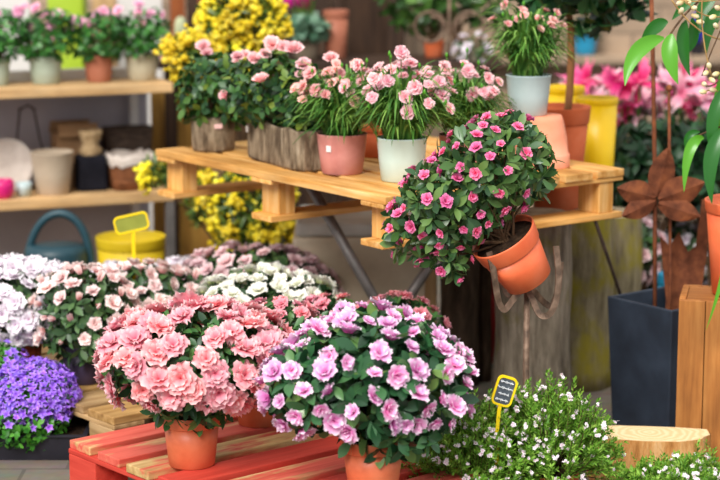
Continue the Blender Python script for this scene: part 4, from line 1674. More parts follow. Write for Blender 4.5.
t = thing('potted_heath', 'green heath bush with white flowers in front of the stump', 'potted plant', base, 'white flowered heath bushes in front')
make_pot(t, .06, .05, .09, M['terracotta_old'])
tall = [(P(px, py, 4.72) - base, 0) for px, py in ((698, 444), (714, 450), (690, 456), (642, 462), (625, 468), (715, 460), (660, 468), (606, 468))]
heath(t, .085, (0, 0), (.20, .13), .105, 170, 80, 221, tall=tall)

# ------------------------------------------------------------------ tags


def plant_tag(label, cpx, Y, wpx, hpx, tilt, stake_px, face, frame, yz0, writing, stake_w=.009):
    c = P(cpx[0], cpx[1], Y)
    s_ = S(c)
    w_, h_ = wpx / s_, hpx / s_
    foot = P(stake_px[0], stake_px[1], Y)
    foot = np.array([foot[0], Y, yz0])
    t = thing('plant_tag', label, 'plant tag', foot)
    r_ = math.radians(tilt)
    xa = np.array([math.cos(r_), 0, math.sin(r_)])
    za = np.array([-math.sin(r_), 0, math.cos(r_)])
    # rounded rectangle ring and board
    rad = min(w_, h_) * .28

    def rr_outline(w2, h2, r2):
        out = []
        for cx_, cz_, a0 in ((w2 / 2 - r2, h2 / 2 - r2, 0), (-w2 / 2 + r2, h2 / 2 - r2, PI / 2), (-w2 / 2 + r2, -h2 / 2 + r2, PI), (w2 / 2 - r2, -h2 / 2 + r2, 1.5 * PI)):
            for k in range(6):
                a = a0 + k * PI / 10
                out.append((cx_ + r2 * math.cos(a), cz_ + r2 * math.sin(a)))
        return out
    o1 = rr_outline(w_, h_, rad)
    fr_w = min(w_, h_) * .10
    o2 = rr_outline(w_ - 2 * fr_w, h_ - 2 * fr_w, rad * .75)
    n_ = len(o1)

    def at(p, y):
        return c - foot + xa * p[0] + za * p[1] + np.array([0, y, 0])
    mb = MB()
    v = [at(p, -.004) for p in o1] + [at(p, -.004) for p in o2] + [at(p, .004) for p in o1] + [at(p, .004) for p in o2]
    f = []
    for i in range(n_):
        j = (i + 1) % n_
        f += [(i, j, n_ + j, n_ + i), (2 * n_ + i, 3 * n_ + i, 3 * n_ + j, 2 * n_ + j), (i, 2 * n_ + i, 2 * n_ + j, j), (n_ + i, n_ + j, 3 * n_ + j, 3 * n_ + i)]
    mb.add(v, f)
    fo = mb.build('frame', frame, t, False)
    mb = MB()
    v = [at(p, -.002) for p in o2] + [at(p, .002) for p in o2]
    mb.add(v, [tuple(range(n_)), tuple(range(2 * n_ - 1, n_ - 1, -1))])
    bo = mb.build('board', face, t, False)
    mb = MB()
    a = c - foot - za * h_ * .47
    a2 = P(stake_px[0], stake_px[1], Y) - foot
    ribbon(mb, np.array([a, a * .75 + a2 * .25 + np.array([-.001, 0, 0]), a2, np.array([a2[0] * 0 + 0, 0, -.03])]), (1, 0, 0), stake_w, .004)
    mb.build('stake', frame, t, False)
    if writing:
        mb = MB()
        for row, (wd_, amp) in enumerate(((.62, .9), (.7, 1), (.5, .9), (.6, 1))):
            zz_ = h_ * (.30 - .2 * row)
            n2 = 26
            pts = []
            for k in range(n2):
                xx = (-wd_ / 2 + wd_ * k / (n2 - 1)) * w_ * 1.05
                pts.append(at((xx, zz_ + amp * .062 * h_ * math.sin(k * 1.9 + row) * (.5 + .5 * math.sin(k * .7 + row * 2))), -.0032))
            tube(mb, pts, .0012, 4)
        mb.build('chalk_writing', M['chalk'], bo)
    return t


plant_tag('slate plant tag with chalk writing and yellow frame in the green heath', (504.5, 391), 4.72, 21, 31, -17, (497, 432), M['slate'], M['yellow_tag'], .115, True)
plant_tag('yellow framed olive plant tag stuck in the blush azaleas', (131.5, 223), 5.95, 35, 18, 13, (134, 262), M['olive_slate'], M['yellow_tag'], .25, False, .011)

# ------------------------------------------------------------------ bellflowers in black trays
for lab, pxs, tray_px, seed, green in (('purple bellflowers in a black tray on the ground', (32, 395, 42, 30), (30, 462), 301, True), ('purple bellflowers at the frame edge behind the others', (-4, 372, 30, 26), (-6, 452), 311, False)):
    g0 = G(tray_px[0], tray_px[1], 0.0) + np.array([0, .12, 0])
    t = thing('bellflower_tray', lab, 'potted plant', g0, 'purple bellflowers')
    Y = g0[1]
    wt = .30 if green else .16
    mb = MB()
    ring_o = [(-wt / 2, -.115), (wt / 2, -.115), (wt / 2, .115), (-wt / 2, .115)]
    v = []
    for z, k_ in ((0, .9), (.07, 1.0), (.07, 1.05), (.075, 1.05), (.075, .96), (.012, .86)):
        v += [[x * k_, y * k_, z] for x, y in ring_o]
    f = [(3, 2, 1, 0)]
    for i in range(5):
        for k in range(4):
            k2 = (k + 1) % 4
            f.append((i * 4 + k, i * 4 + k2, i * 4 + 4 + k2, i * 4 + 4 + k))
    f.append((20, 21, 22, 23))
    mb.add(v, f)
    mb.build('tray', M['black_plastic'], t, False)
    mb = MB()
    mb.add([[x * .95, y * .95, .062] for x, y in ring_o], [(0, 1, 2, 3)])
    mb.build('soil', M['soil'], t)
    e1 = EL(g0, pxs[0], pxs[1], Y, pxs[2], pxs[3], 40)
    e2 = EL(g0, pxs[0] - 8, pxs[1] + 30, Y - .06, pxs[2], 22, 30)
    shrub(t, [e1, e2], (.022, .014, .5), 'lf_bell', .026, FM['bell'], .0165, 1.0, keep_fl=lambda p, g=e1, h=e2: p[2] > g[0][2] - .06 and p[1] < g[0][1] + .06, start=(0, 0, .06), maxf=100 if green else 60, seed=seed, lift=.3, out=.012, n_leaf=5, tipmax=340)
    if green:
        # the many further bells
        p, nn = ell_points([e1], 6000, lambda p: p[2] > e1[0][2] - .05, seed + 3)
        p, nn = poisson(p, nn, .0115, 420)
        mb = MB()
        rr = np.random.default_rng(5)
        tps = [petal_tpl(.0155, .0085, 1.0, .15, .03, 2, -.15, 0, rows=2, cols=2) for _ in range(2)]
        for a, b_ in zip(p, nn):
            u_, w_ = basis(unit(b_ + Z * .4 + rr.normal(0, .3, 3)))
            A_ = np.stack([u_, w_, np.cross(u_, w_)])
            for k in range(5):
                vv, ff, tt = spin(tps[0], k * 2 * PI / 5 + rr.random())
                mb.add(vv @ A_ + a + b_ * rr.uniform(0, .016), ff, tt)
        tag(mb.build('blossom', M['pet_purple'], t), None, None, None, 'stuff')

# ------------------------------------------------------------------ shelf unit
YS0 = 7.0
s_l = P(0, 92, YS0)      # upper board, top front edge
dsh = unit(np.array([.93, .36, 0]))
ush = np.array([-dsh[1], dsh[0], 0])
zU, zLo = P(0, 89, YS0)[2], P(0, 201, YS0)[2]


def shelf_pt(px, back, z):
    """Point on the shelf of height z, seen at pixel column px, set back from the front edge."""
    o0 = np.array([s_l[0], s_l[1], 0]) + ush * back
    k_ = (px - 360) / F
    # x = k*(y cos + (EYE-z) sin)
    c_, s_ = math.cos(PITCH), math.sin(PITCH)
    tt = (k_ * (o0[1] * c_ + (EYE - z) * s_) - o0[0]) / (dsh[0] - k_ * dsh[1] * c_)
    return o0 + dsh * tt + Z * z


e0, e1 = shelf_pt(-60, 0, zU), shelf_pt(173, 0, zU)
Ls = np.linalg.norm(e1 - e0)
mid = (e0 + e1) / 2
mid[2] = 0
t = thing('shelf_unit', 'pine shelf unit with two boards carrying small potted plants and baskets', 'shelf', mid)
SD = .36
for zz_ in (zU, zLo):
    box_part('shelf_board', M['pine_shelf'], t, ush * SD / 2 + Z * (zz_ - .018), (Ls, SD, .036), (dsh, ush, Z), .004)
zb_ = .06
box_part('shelf_board', M['pine_old'], t, ush * SD / 2 + Z * (zb_ - .015), (Ls, SD, .03), (dsh, ush, Z), .004)
m_back = m_noise('lavender_grey_panel', ['8f8b92', '9c98a0', 'a6a2aa'], 3, .8, .2, bmp=0)
box_part('back_panel', m_back, t, ush * (SD + .008) + Z * (zU / 2), (Ls, .012, zU - .005), (dsh, ush, Z), .001)
for sgn in (-1, 1):
    for bk in (.02, SD - .02):
        box_part('upright', M['grey_steel'] if bk < .1 else M['pale_board'], t, dsh * sgn * (Ls / 2 - .09 if bk > .1 else Ls / 2 - .015) + ush * bk + Z * (zLo - .036) / 2 if bk < .1 else dsh * sgn * (Ls / 2 - .06) + ush * bk + Z * (zU - .036) / 2, (.03, .03, (zLo - .036) if bk < .1 else (zU - .036)), (dsh, ush, Z), .002)

# pots on the upper board
for i, (px, pm, wpx, fpts, lab) in enumerate((
        (-2, 'sage', 26, ((18, 12), (6, 26), (24, 8), (-4, 14)), 'soft pink flowers in a sage green pot at the frame edge of the upper shelf'),
        (46, 'sage', 34, ((46, 17), (52, 25), (28, 27), (26, 32), (55, 36), (36, 8), (58, 14)), 'soft pink flowers in a sage pot in front of the lime planter'),
        (99, 'brown_pot', 30, ((72, 20), (80, 22), (88, 24), (98, 15), (104, 12), (118, 11), (70, 30), (92, 27)), 'soft pink flowers in the brown clay pot on the upper shelf'),
        (142, 'greige', 34, ((139, 5), (139, 13), (142, 24), (163, 16), (119, 23), (121, 35), (150, 14)), 'soft pink flowers in a beige pot at the end of the upper shelf'))):
    base = shelf_pt(px, .13, zU)
    s_ = S(base)
    t = thing('potted_flower', lab, 'potted plant', base, 'small pots on the upper shelf')
    make_pot(t, wpx / 2 / s_, wpx / 2 / s_ * .8, .098, M[pm], collar=.0)
    Y = base[1]
    ells = [EL(base, px, 38, Y, 26, 24, 26), EL(base, px + 8, 30, Y, 18, 20, 20), EL(base, px - 12, 42, Y, 16, 16, 20)]
    shrub(t, ells, (.03, .016, .5), 'lf_shelf', .036, None, .05, 1, start=(0, 0, .085), seed=400 + i, n_leaf=5, nbr=16)
    for fx, fy in fpts:
        place(FM['soft'], 'blossom', t, P(fx, fy, Y - .02) - base, np.array([0, -.6, .7]), .95, tilt=.3)
q0, q1 = shelf_pt(-20, .27, zU), shelf_pt(128, .27, zU)
qm = (q0 + q1) / 2
t = thing('tray', 'long white tray behind the pots on the upper shelf', 'tray', qm)
lt = np.linalg.norm(q1 - q0)
box_part('base', M['white_glaze'], t, Z * .004, (lt, .07, .008), (dsh, ush, Z), .002)
for sg in (-1, 1):
    box_part('side', M['white_glaze'], t, ush * sg * .032 + Z * .021, (lt, .006, .026), (dsh, ush, Z), .001)

# things on the lower board
base = shelf_pt(53, .10, zLo)
t = thing('flower_pot', 'empty beige clay pot on the lower shelf', 'pot', base)
make_pot(t, .078, .058, .155, M['beige_clay'], collar=0, soil=False, thick=.006)
base = shelf_pt(8, .2, zLo)
t = thing('plate', 'round white plate leaning upright on the lower shelf', 'plate', base)
mb = MB()
Rp = np.array(Vector((.1, -1, .18)).to_track_quat('Z', 'Y').to_matrix())
lathe(mb, [(0, 0), (.05, 0), (.085, .006), (.098, .014), (.0985, .017), (.085, .011), (.05, .005), (0, .005)], 40, Rp, (0, 0, .098))
mb.build('dish', M['white_cloth'], t)
base = shelf_pt(3, .06, zLo)
t = thing('bowl', 'magenta glazed bowl in front of the white plate', 'bowl', base)
mb = MB()
lathe(mb, [(0, 0), (.026, 0), (.04, .02), (.043, .05), (.036, .068), (.033, .068), (.039, .05), (.036, .022), (0, .006)], 32)
mb.build('body', M['magenta_glaze'], t)
base = shelf_pt(24, .08, zLo)
t = thing('cup', 'small pale blue grey cup beside the beige clay pot', 'cup', base)
mb = MB()
lathe(mb, [(0, 0), (.022, 0), (.027, .03), (.03, .05), (.027, .05), (.024, .03), (0, .005)], 28)
mb.build('body', M['blue_grey'], t)
base = shelf_pt(91, .14, zLo)
t = thing('wrapped_pot', 'black square pot with burlap gathered at its top', 'pot', base)
box_part('body', M['dark_fabric'], t, Z * .065, (.105, .09, .13), (dsh, ush, Z), .012)
mb = MB()
lathe(mb, [(.03, .125), (.042, .15), (.026, .17), (.04, .2), (.044, .22), (.038, .222), (.02, .18), (0, .175)], 28, None, (0, 0, 0), .06)
mb.build('burlap_top', M['burlap'], t)
base = shelf_pt(75, .27, zLo)
t = thing('cardboard_box', 'plain brown cardboard box behind the black pot', 'box', base)
box_part('body', M['cardboard'], t, Z * .1, (.15, .12, .2), (dsh, ush, Z), .003)
for sg in (-1, 1):
    box_part('flap', M['cardboard'], t, ush * sg * .072 + Z * .215, (.148, .003, .05), (dsh, unit(ush + Z * .6 * sg), unit(Z - ush * .6 * sg)), 0)


def basket(lab, base, w_, d_, h_, mat, cloth):
    t = thing('basket', lab, 'basket', base)
    mb = MB()
    nper = 40
    ringb = []
    for k in range(nper):
        a = 2 * PI * k / nper
        ringb.append((abs(math.cos(a)) ** .5 * math.copysign(1, math.cos(a)) * w_ / 2, abs(math.sin(a)) ** .5 * math.copysign(1, math.sin(a)) * d_ / 2))
    v, f = [], []
    prof = [(.84, 0), (.9, h_ * .3), (.95, h_ * .6), (1, h_ * .97), (1, h_), (.95, h_), (.9, h_ * .6), (.8, .01)]
    for k_, z in prof:
        v += [dsh * x * k_ + ush * y * k_ + Z * z for x, y in ringb]
    for i in range(len(prof) - 1):
        for k in range(nper):
            k2 = (k + 1) % nper
            f.append((i * nper + k, i * nper + k2, (i + 1) * nper + k2, (i + 1) * nper + k))
    f.append(tuple(range(nper))[::-1])
    f.append(tuple((len(prof) - 1) * nper + k for k in range(nper)))
    mb.add(v, f)
    mb.build('body', M[mat], t)
    if cloth:
        mb = MB()
        v, f = [], []
        prof = [(1.04, h_ * .74), (1.06, h_ * .9), (1.03, h_ * 1.03), (.97, h_ * 1.04), (.85, h_ * .95), (.4, h_ * .9)]
        for k_, z in prof:
            for j, (x, y) in enumerate(ringb):
                wv_ = 1 + .02 * math.sin(j * 2.1)
                v.append(dsh * x * k_ * wv_ + ush * y * k_ * wv_ + Z * (z + .006 * math.sin(j * 1.3)))
        for i in range(len(prof) - 1):
            for k in range(nper):
                k2 = (k + 1) % nper
                f.append((i * nper + k, i * nper + k2, (i + 1) * nper + k2, (i + 1) * nper + k))
        f.append(tuple((len(prof) - 1) * nper + k for k in range(nper)))
        mb.add(v, f)
        tag(mb.build('liner', M['white_cloth'], t), 'off white cloth liner')
    return t


basket('brown wicker basket with white cloth liner at the end of the lower shelf', shelf_pt(130, .13, zLo), .165, .17, .125, 'wicker', True)
bb = shelf_pt(128, .275, zLo)
basket('dark wicker basket behind the cloth lined one', bb, .19, .1, .21, 'dark_wicker', False)
# iron lantern handle
base = shelf_pt(36, .24, zLo)
t = thing('wire_hanger', 'dark wire hanging frame behind the beige pot on the lower shelf', 'hanger', base)
mb = MB()
tube(mb, [(-.07, 0, 0), (-.065, 0, .18), (-.05, 0, .3)], .004, 6)
tube(mb, [(.07, 0, 0), (.02, 0, .18), (0.0, 0, .3)], .004, 6)
tube(mb, [(-.055, 0, .29), (-.02, 0, .31), (.005, 0, .29)], .004, 6)
mb.build('wire', M['dark_iron'], t)

# watering can and yellow tub below
g = np.array([P(58, 300, 6.72)[0], 6.72, 0])
s_ = S(g + Z * .3)
t = thing('watering_can', 'dark teal watering can with an arched handle below the lower shelf', 'watering can', g)
mb = MB()
rw = 34 / s_
ztop = P(58, 246, 6.72)[2]
lathe(mb, [(0, 0), (rw * 1.02, 0), (rw * 1.05, .015), (rw, ztop * .5), (rw * .94, ztop * .94), (rw * .9, ztop), (rw * .5, ztop + .008), (0, ztop + .01)], 44)
mb.build('body', M['teal'], t)
mb = MB()


def Wp_(px, py, yo=0):
    return P(px, py, 6.72 + yo) - g


pts = bez(Wp_(28, 256), Wp_(36, 196), Wp_(92, 196), 20, Wp_(92, 276))
tube(mb, pts, .014, 10)
mb.build('handle', M['teal'], t)
mb = MB()
tube(mb, bez((-rw * .8, -.02, ztop * .35), (-rw * 1.8, -.02, ztop * .6), (-rw * 2.3, -.02, ztop * 1.15), 10), np.linspace(.022, .012, 10), 12)
mb.build('spout', M['teal'], t)
g = np.array([P(132, 300, 6.75)[0], 6.75, 0])
t = thing('tub', 'mustard yellow plastic tub behind the yellow plant tag', 'tub', g)
zt_ = P(132, 236, 6.75)[2]
s_ = S(g + Z * zt_)
make_pot(t, 35 / s_, 28 / s_, zt_, M['yellow_tub'], collar=.1, soil=False, thick=.005)

# brown partition beside the shelf with a pale edge post
pA, pB = P(152, 180, 7.62), P(216, 180, 7.62)
zt_ = P(180, 92, 7.62)[2]
mb = MB()
box(mb, ((pA[0] + pB[0]) / 2, 7.64, zt_ / 2), (pB[0] - pA[0], .02, zt_), None, .002)
tag(mb.build('partition_wall', M['brown_wood'], None, False), 'brown board partition at the end of the shelf unit', None, None, 'structure')
zt2 = P(218, 205, 7.6)[2]
t = thing('wooden_post', 'short pale post at the edge of the brown partition', 'post', (P(218, 240, 7.6)[0] + .005, 7.6, 0))
box_part('shaft', M['pine_shelf'], t, Z * .28, (.032, .032, .56), None, .003)

# tall things behind the upper shelf
yb = 8.15
g = np.array([P(68, 10, yb)[0], yb, 0])
t = thing('tall_planter', 'tall lime green planter behind the shelf plants', 'planter', g)
hh = P(68, -30, yb)[2]
mb = MB()
box(mb, (0, 0, hh / 2), (.15, .15, hh), None, .012, taper=.8)
mb.build('body', M['lime'], t)
mb = MB()
box(mb, (0, 0, hh + .006), (.165, .165, .02), None, .006)
mb.build('rim', M['lime'], t)
for px, wpx, mat, lab, yy in ((104, 22, 'pine_shelf', 'tan wooden board standing upright behind the shelf plants', 8.5), (140, 44, 'pale_board', 'white board standing upright behind the shelf plants', 8.5), (10, 40, 'pale_board', 'pale grey board standing behind the plants at the frame edge', 8.6)):
    g = np.array([P(px, 10, yy)[0], yy, 0])
    hh = P(px, -40, yy)[2]
    t = thing('board', lab, 'board', g)
    box_part('sheet', M[mat], t, Z * hh / 2, (wpx / S(g + Z * .8), .02, hh), None, .002)
    box_part('batten', M[mat], t, Z * hh * .8 + np.array([0, .015, 0]), (wpx / S(g + Z * .8) * .9, .015, .04), None, .002)
for px, wpx, mat, lab, yy in ((177, 14, 'russet_wood', 'russet timber post behind the small cacti', 8.3), (203, 9, 'russet_wood', 'thin orange brown post beside the yellow flowering shrub', 8.3), (364, 40, 'dark_wood', 'thick dark timber post behind the dianthus', 8.1)):
    g = np.array([P(px, 10, yy)[0], yy, 0])
    hh = P(px, -60, yy)[2]
    t = thing('timber_post', lab, 'post', g, 'timber posts at the back')
    ww = wpx / S(g + Z * .8)
    box_part('shaft', M[mat], t, Z * hh / 2, (ww, ww * .9, hh), ((1, .25, 0), (-.25, 1, 0), Z), .004)
    box_part('foot_plate', M['dark_iron'], t, Z * .004, (ww * 1.4, ww * 1.3, .008), ((1, .25, 0), (-.25, 1, 0), Z), .001)

# ------------------------------------------------------------------ dark bench with plants at the back
YB = 7.75
zB = P(360, 62, YB - .15)[2]
xa_, xb_ = P(160, 62, YB)[0], P(500, 62, YB)[0]
t = thing('plant_bench', 'long dark wooden bench behind the table carrying small plants', 'bench', ((xa_ + xb_) / 2, YB, 0))
for k in range(4):
    box_part('slat', M['dark_wood'], t, np.array([0, -.135 + k * .09, zB - .012]), (xb_ - xa_, .08, .024), None, .003)
for sg in (-1, 1):
    for sy in (-1, 1):
        box_part('leg', M['dark_wood'], t, np.array([sg * (xb_ - xa_) * .46, sy * .13, (zB - .024) / 2]), (.045, .045, zB - .024), None, .003)


def bench(px, yo=0):
    y = YB + yo
    x = (px - 360) / F * (y * math.cos(PITCH) + (EYE - zB) * math.sin(PITCH))
    return np.array([x, y, zB])


# cacti
base = bench(181, -.08)
t = thing('potted_cactus', 'pale green column cactus on the bench beside the shelf', 'potted plant', base)
make_pot(t, .035, .028, .05, M['greige'], collar=.2)
mb = MB()
hk = P(181, 16, YB - .08)[2] - zB
lathe(mb, [(0, .04), (.02, .045), (.025, .1), (.024, hk - .03), (.016, hk - .008), (0, hk)], 24, None, (0, 0, 0), .03)
mb.build('column', M['cactus'], t)
base = bench(167, -.1)
t = thing('potted_cactus', 'short pinkish cactus beside the taller pale one', 'potted plant', base)
make_pot(t, .032, .026, .045, M['pink_clay'], collar=.2)
mb = MB()
lathe(mb, [(0, .03), (.018, .04), (.024, .075), (.018, .1), (0, .11)], 22, None, (0, 0, 0), .04)
mb.build('column', M['cactus'], t)

# cyclamen
base = bench(306, -.03)
t = thing('potted_cyclamen', 'hot pink cyclamen with silver green leaves in a brown pot on the bench', 'potted plant', base)
make_pot(t, .055, .048, P(306, 36, YB)[2] - zB, M['brown_clay'], collar=0)
Y = base[1]
ells = [EL(base, 306, 28, Y, 22, 11, 22)]
shrub(t, ells, (.045, .042, .5), 'lf_silver', .035, None, .05, 1, start=(0, 0, .07), seed=501, n_leaf=3, nbr=12, stem='stem_green')
sm = MB()
for k in range(22):
    p = P(rng.uniform(286, 320), rng.uniform(-12, 12), Y + rng.uniform(-.06, .06)) - base
    tube(sm, bez((p[0] * .2, p[1] * .2, .08), (p[0] * .6, p[1] * .6, p[2] * .7), p, 5), .0015, 4, cap=False)
    place(FM['cyclamen'], 'blossom', t, p, np.array([0, -.2, 1.0]), 1.5, tilt=.35)
sm.build('flower_stems', M['stem_green'], t)
base = bench(268, .02)
t = thing('potted_flower', 'small lilac pink flowers beside the cyclamen on the bench', 'potted plant', base)
make_pot(t, .05, .04, .08, M['blue_grey'], collar=0)
ells = [EL(base, 268, 22, base[1], 18, 16, 18)]
shrub(t, ells, (.04, .02, .5), 'lf_climb', .04, None, .05, 1, start=(0, 0, .07), seed=511, n_leaf=4, nbr=10)
for fx, fy in ((266, 2), (260, -2), (271, -3), (215, 25)):
    place(FM['soft'], 'blossom', t, P(fx if fx > 230 else 274, fy if fx > 230 else 4, base[1] - .03) - base, np.array([0, -.6, .7]), .9, tilt=.3)
base = bench(336, .0)
t = thing('flower_pot', 'brown clay pot with dark soil on the bench beside the timber post', 'pot', base)
make_pot(t, .05, .04, P(336, 10, YB)[2] - zB, M['brown_pot'], collar=.15)
# climber pots
for px, mat, lab, es, seed, hpx in ((434, 'terracotta_old', 'leafy climber in a red clay pot below the iron scrolls', [(420, 8, 30, 22), (405, -4, 24, 18)], 521, 40), (455, 'beige_clay', 'leafy plant in a grey beige pot below the iron scrolls', [(460, -2, 30, 16), (486, 6, 20, 18)], 531, 42)):
    base = bench(px, .05)
    t = thing('potted_climber', lab, 'potted plant', base, 'leafy climbers on the bench')
    hp_ = P(px, hpx, YB + .05)[2] - zB
    make_pot(t, .042, .034, hp_, M[mat], collar=.0)
    ells = [EL(base, e[0], e[1], base[1] + .03, e[2], e[3]) for e in es]
    shrub(t, ells, (.055, .03, .5), 'lf_climb', .055, None, .05, 1, start=(0, 0, hp_ * .8), seed=seed, n_leaf=4, nbr=14, lift=0, tipmax=70)
# iron scrolls on a foot
base = bench(449, -.14)
t = thing('iron_trellis', 'wrought iron trellis with two round scrolls on the bench', 'trellis', base)
mb = MB()
box(mb, (0, 0, .004), (.12, .06, .008), None, .002)
mb.build('foot', M['dark_iron'], t, False)
mb = MB()
tube(mb, [(0, 0, .004), (0, 0, .1), (0, 0, P(449, -30, YB - .14)[2] - zB)], .007, 8)
mb.build('upright', M['old_iron'], t)
for px in (430, 469):
    c = P(px, 27, YB - .14) - base
    mb = MB()
    rr_ = 15 / S(base)
    sg = 1 if px < 449 else -1
    pts = []
    for k in range(44):
        a = k / 43 * 2 * PI * 1.25
        q = rr_ * (1 - .35 * max(0, (a - 2 * PI) / (PI / 2)))
        pts.append(c + np.array([sg * q * math.cos(a), 0, q * math.sin(a)]))
    tube(mb, pts, .0065, 8)
    mb.build('scroll', M['old_iron'], t)
# white flowers on the bench end
base = bench(472, -.12)
t = thing('potted_flower', 'small white flowering plant beside the blue grey pot, behind the dianthus', 'potted plant', base)
make_pot(t, .032, .026, .05, M['greige'], collar=.2)
ells = [EL(base, 472, 50, base[1], 14, 12, 14)]
shrub(t, ells, (.03, .015, .5), 'lf_climb', .035, FM['lavender'], .04, .8, start=(0, 0, .04), seed=541, n_leaf=4, nbr=10, maxf=16)

# ------------------------------------------------------------------ yellow flowering shrubs


def mimosa(lab, px, Y, es, seed, nfl, keep=None, z0=0, pot=True, mat='black_plastic'):
    x = (px - 360) / F * (Y * math.cos(PITCH) + EYE * math.sin(PITCH))
    base = np.array([x, Y, z0])
    t = thing('yellow_shrub', lab, 'shrub', base, 'yellow flowering shrubs')
    make_pot(t, .11, .085, .2, M[mat], collar=.1)
    ells = [EL(base, e[0], e[1], Y + (e[4] if len(e) > 4 else 0), e[2], e[3]) for e in es]
    shrub(t, ells, (.045, .011, .5), 'lf_mimosa', .042, FM['mimosa'], .05, .95, start=(0, 0, .18), seed=seed, maxf=nfl, n_leaf=7, nbr=34, out=.012, fname='flower_spray', lift=.2)
    return t


mimosa('tall shrub with yellow flower sprays rising behind the rose pots', 240, 6.95, [(240, 12, 34, 26), (222, 24, 22, 14), (262, 26, 20, 20), (236, 58, 28, 24), (188, 55, 16, 18, -.25)], 601, 66)
mimosa('low bushy shrub with hanging yellow flowers seen under the table', 235, 6.85, [(252, 205, 40, 42), (206, 200, 18, 26), (258, 236, 36, 30), (156, 172, 14, 13)], 611, 42)

# ------------------------------------------------------------------ lilies and flowers at the back of the stall


def lily_plant(lab, px, Y, heads, seed, group='lilies by the back wall', fl_=('lily',), z0=0, spread=.1):
    rr = np.random.default_rng(seed)
    x = (px - 360) / F * (Y * math.cos(PITCH) + EYE * math.sin(PITCH))
    base = np.array([x, Y, z0])
    t = thing('potted_lily', lab, 'potted plant', base, group)
    make_pot(t, .085, .065, .16, M['black_plastic'], collar=.15)
    sm, lf = MB(), MB()
    tpl = leaf_tpl(.13, .026, .2, .35, .45)
    for hx_, hy_, yo in heads:
        p = P(hx_, hy_, Y + yo) - base
        s = np.array([rr.normal(0, .025), rr.normal(0, .025), .14])
        pts = bez(s, np.array([p[0] * .4, p[1] * .4, p[2] * .55]), p, 10)
        tube(sm, pts, .004, 6, cap=False)
        for i in range(30):
            u_ = rr.uniform(.12, .93) * 9
            i0 = int(u_)
            q = pts[i0] + (pts[min(9, i0 + 1)] - pts[i0]) * (u_ - i0)
            a = rr.random() * 6.28
            put(lf, tpl, q, np.array([math.cos(a), math.sin(a), .45]), np.array([0, 0, 1.0]), rr.uniform(.7, 1.1))
        place(FM[fl_[int(rr.integers(len(fl_)))]], 'blossom', t, p, np.array([rr.normal(0, .4), -.55, .75]), rr.uniform(.85, 1.2), rr, .25)
    sm.build('stems', M['stem_green'], t)
    lf.build('foliage', M['lf_lily'], t)
    return t


def heads(x0, x1, y0, y1, n, seed):
    rr = np.random.default_rng(seed)
    return [(rr.uniform(x0, x1), rr.uniform(y0, y1), rr.uniform(-.1, .1)) for _ in range(n)]


lily_plant('pink lilies behind the yellow pot', 588, 7.2, heads(570, 612, 78, 108, 9, 1), 701, fl_=('lily', 'lilypale'))
lily_plant('deep pink lilies between the yellow pot and the steel rod', 632, 7.0, heads(612, 652, 80, 128, 13, 2), 711, fl_=('lily', 'lily', 'lilypale'))
lily_plant('pale and deep pink lilies behind the second rusty rod', 672, 7.1, heads(648, 695, 82, 126, 13, 3), 721, fl_=('lilypale', 'lily'))
lily_plant('pink lilies behind the cream budded plant', 714, 7.0, heads(695, 735, 85, 120, 9, 4), 731, fl_=('lilypale', 'lily'))
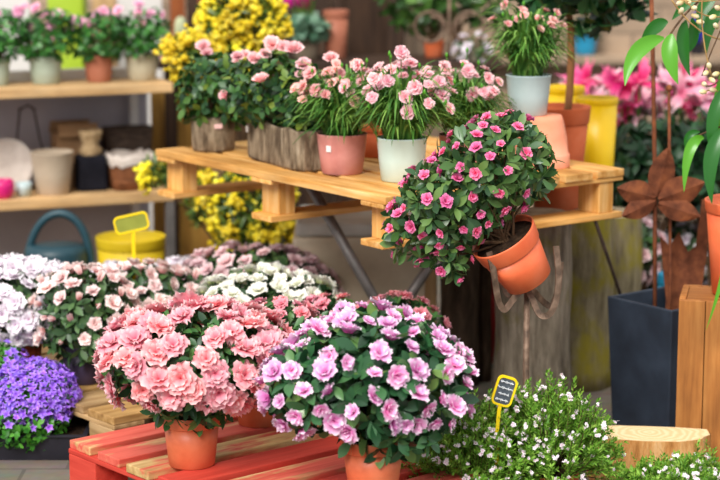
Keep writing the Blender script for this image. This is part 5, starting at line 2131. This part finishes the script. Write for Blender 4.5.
# dense dark shrub below the lilies
for lab, px, Y, es, seed in (('dark leafy shrub below the lilies, behind the steel flower', 640, 6.75, [(632, 170, 34, 40), (668, 165, 34, 40)], 741), ('dark leafy shrub behind the tall orange pot', 712, 6.8, [(705, 165, 34, 44)], 751)):
    x = (px - 360) / F * (Y * math.cos(PITCH) + EYE * math.sin(PITCH))
    base = np.array([x, Y, 0])
    t = thing('leafy_shrub', lab, 'shrub', base, 'dark shrubs below the lilies')
    make_pot(t, .1, .08, .18, M['black_plastic'], collar=.12)
    shrub(t, [EL(base, e[0], e[1], Y, e[2], e[3]) for e in es], (.07, .03, .5), 'lf_lily', .06, None, .05, 1, start=(0, 0, .16), seed=seed, n_leaf=5, nbr=30)
for lab, px, Y, es, seed, fl_ in (('pale pink flowering azalea on the ground behind the dark planter', 632, 6.6, [(632, 250, 26, 28)], 761, 'dusty'), ('white flowering azalea further behind the steel tulip plate', 655, 6.9, [(652, 262, 26, 30), (690, 255, 24, 26)], 771, 'lavender')):
    x = (px - 360) / F * (Y * math.cos(PITCH) + EYE * math.sin(PITCH))
    base = np.array([x, Y, 0])
    t = thing('potted_azalea', lab, 'potted plant', base, 'azaleas behind the dark planter')
    make_pot(t, .07, .055, .13, M['terracotta_old'], collar=.2)
    shrub(t, [EL(base, e[0], e[1], Y, e[2], e[3]) for e in es], (.045, .02, .55), 'lf_back', .045, FM[fl_], .045, 1.0, start=(0, 0, .11), seed=seed, n_leaf=5, nbr=20, maxf=45)
# small blue pot behind the planter
g = np.array([P(668, 290, 6.25)[0], 6.25, 0])
t = thing('flower_pot', 'small bright blue pot behind the dark planter', 'pot', g)
make_pot(t, .035, .028, P(668, 273, 6.25)[2], M['blue_pot'], collar=.1, soil=False)
# ledge on the wall with the blue pot
zl = P(585, 55, YW - .08)[2]
mb = MB()
box(mb, (1.3, YW - .07, zl - .02), (1.6, .14, .04), None, .004)
tag(mb.build('trim_1', m, None, False), 'narrow stone ledge along the back wall', None, None, 'structure')
g = np.array([P(585, 55, YW - .07)[0], YW - .07, zl])
t = thing('potted_flower', 'leafy plant in a teal blue pot on the wall ledge', 'potted plant', g)
make_pot(t, .055, .045, P(585, 36, YW - .07)[2] - zl, M['blue_pot'], collar=.0)
shrub(t, [EL(g, 585, 28, YW - .07, 14, 9, 10)], (.05, .03, .5), 'lf_tree', .05, None, .05, 1, start=(0, 0, .07), seed=781, n_leaf=4, nbr=8)
g = np.array([P(697, 55, YW - .07)[0], YW - .07, zl])
t = thing('potted_flower', 'violet flower spike in a dark pot on the wall ledge', 'potted plant', g)
make_pot(t, .04, .032, .05, M['black_plastic'], collar=.0)
mb = MB()
lathe(mb, [(0, .045), (.02, .06), (.03, .09), (.03, .15), (.02, .19), (0, .2)], 20, None, (0, 0, 0), .08)
mb.build('flower_spike', M['pet_violet'], t)
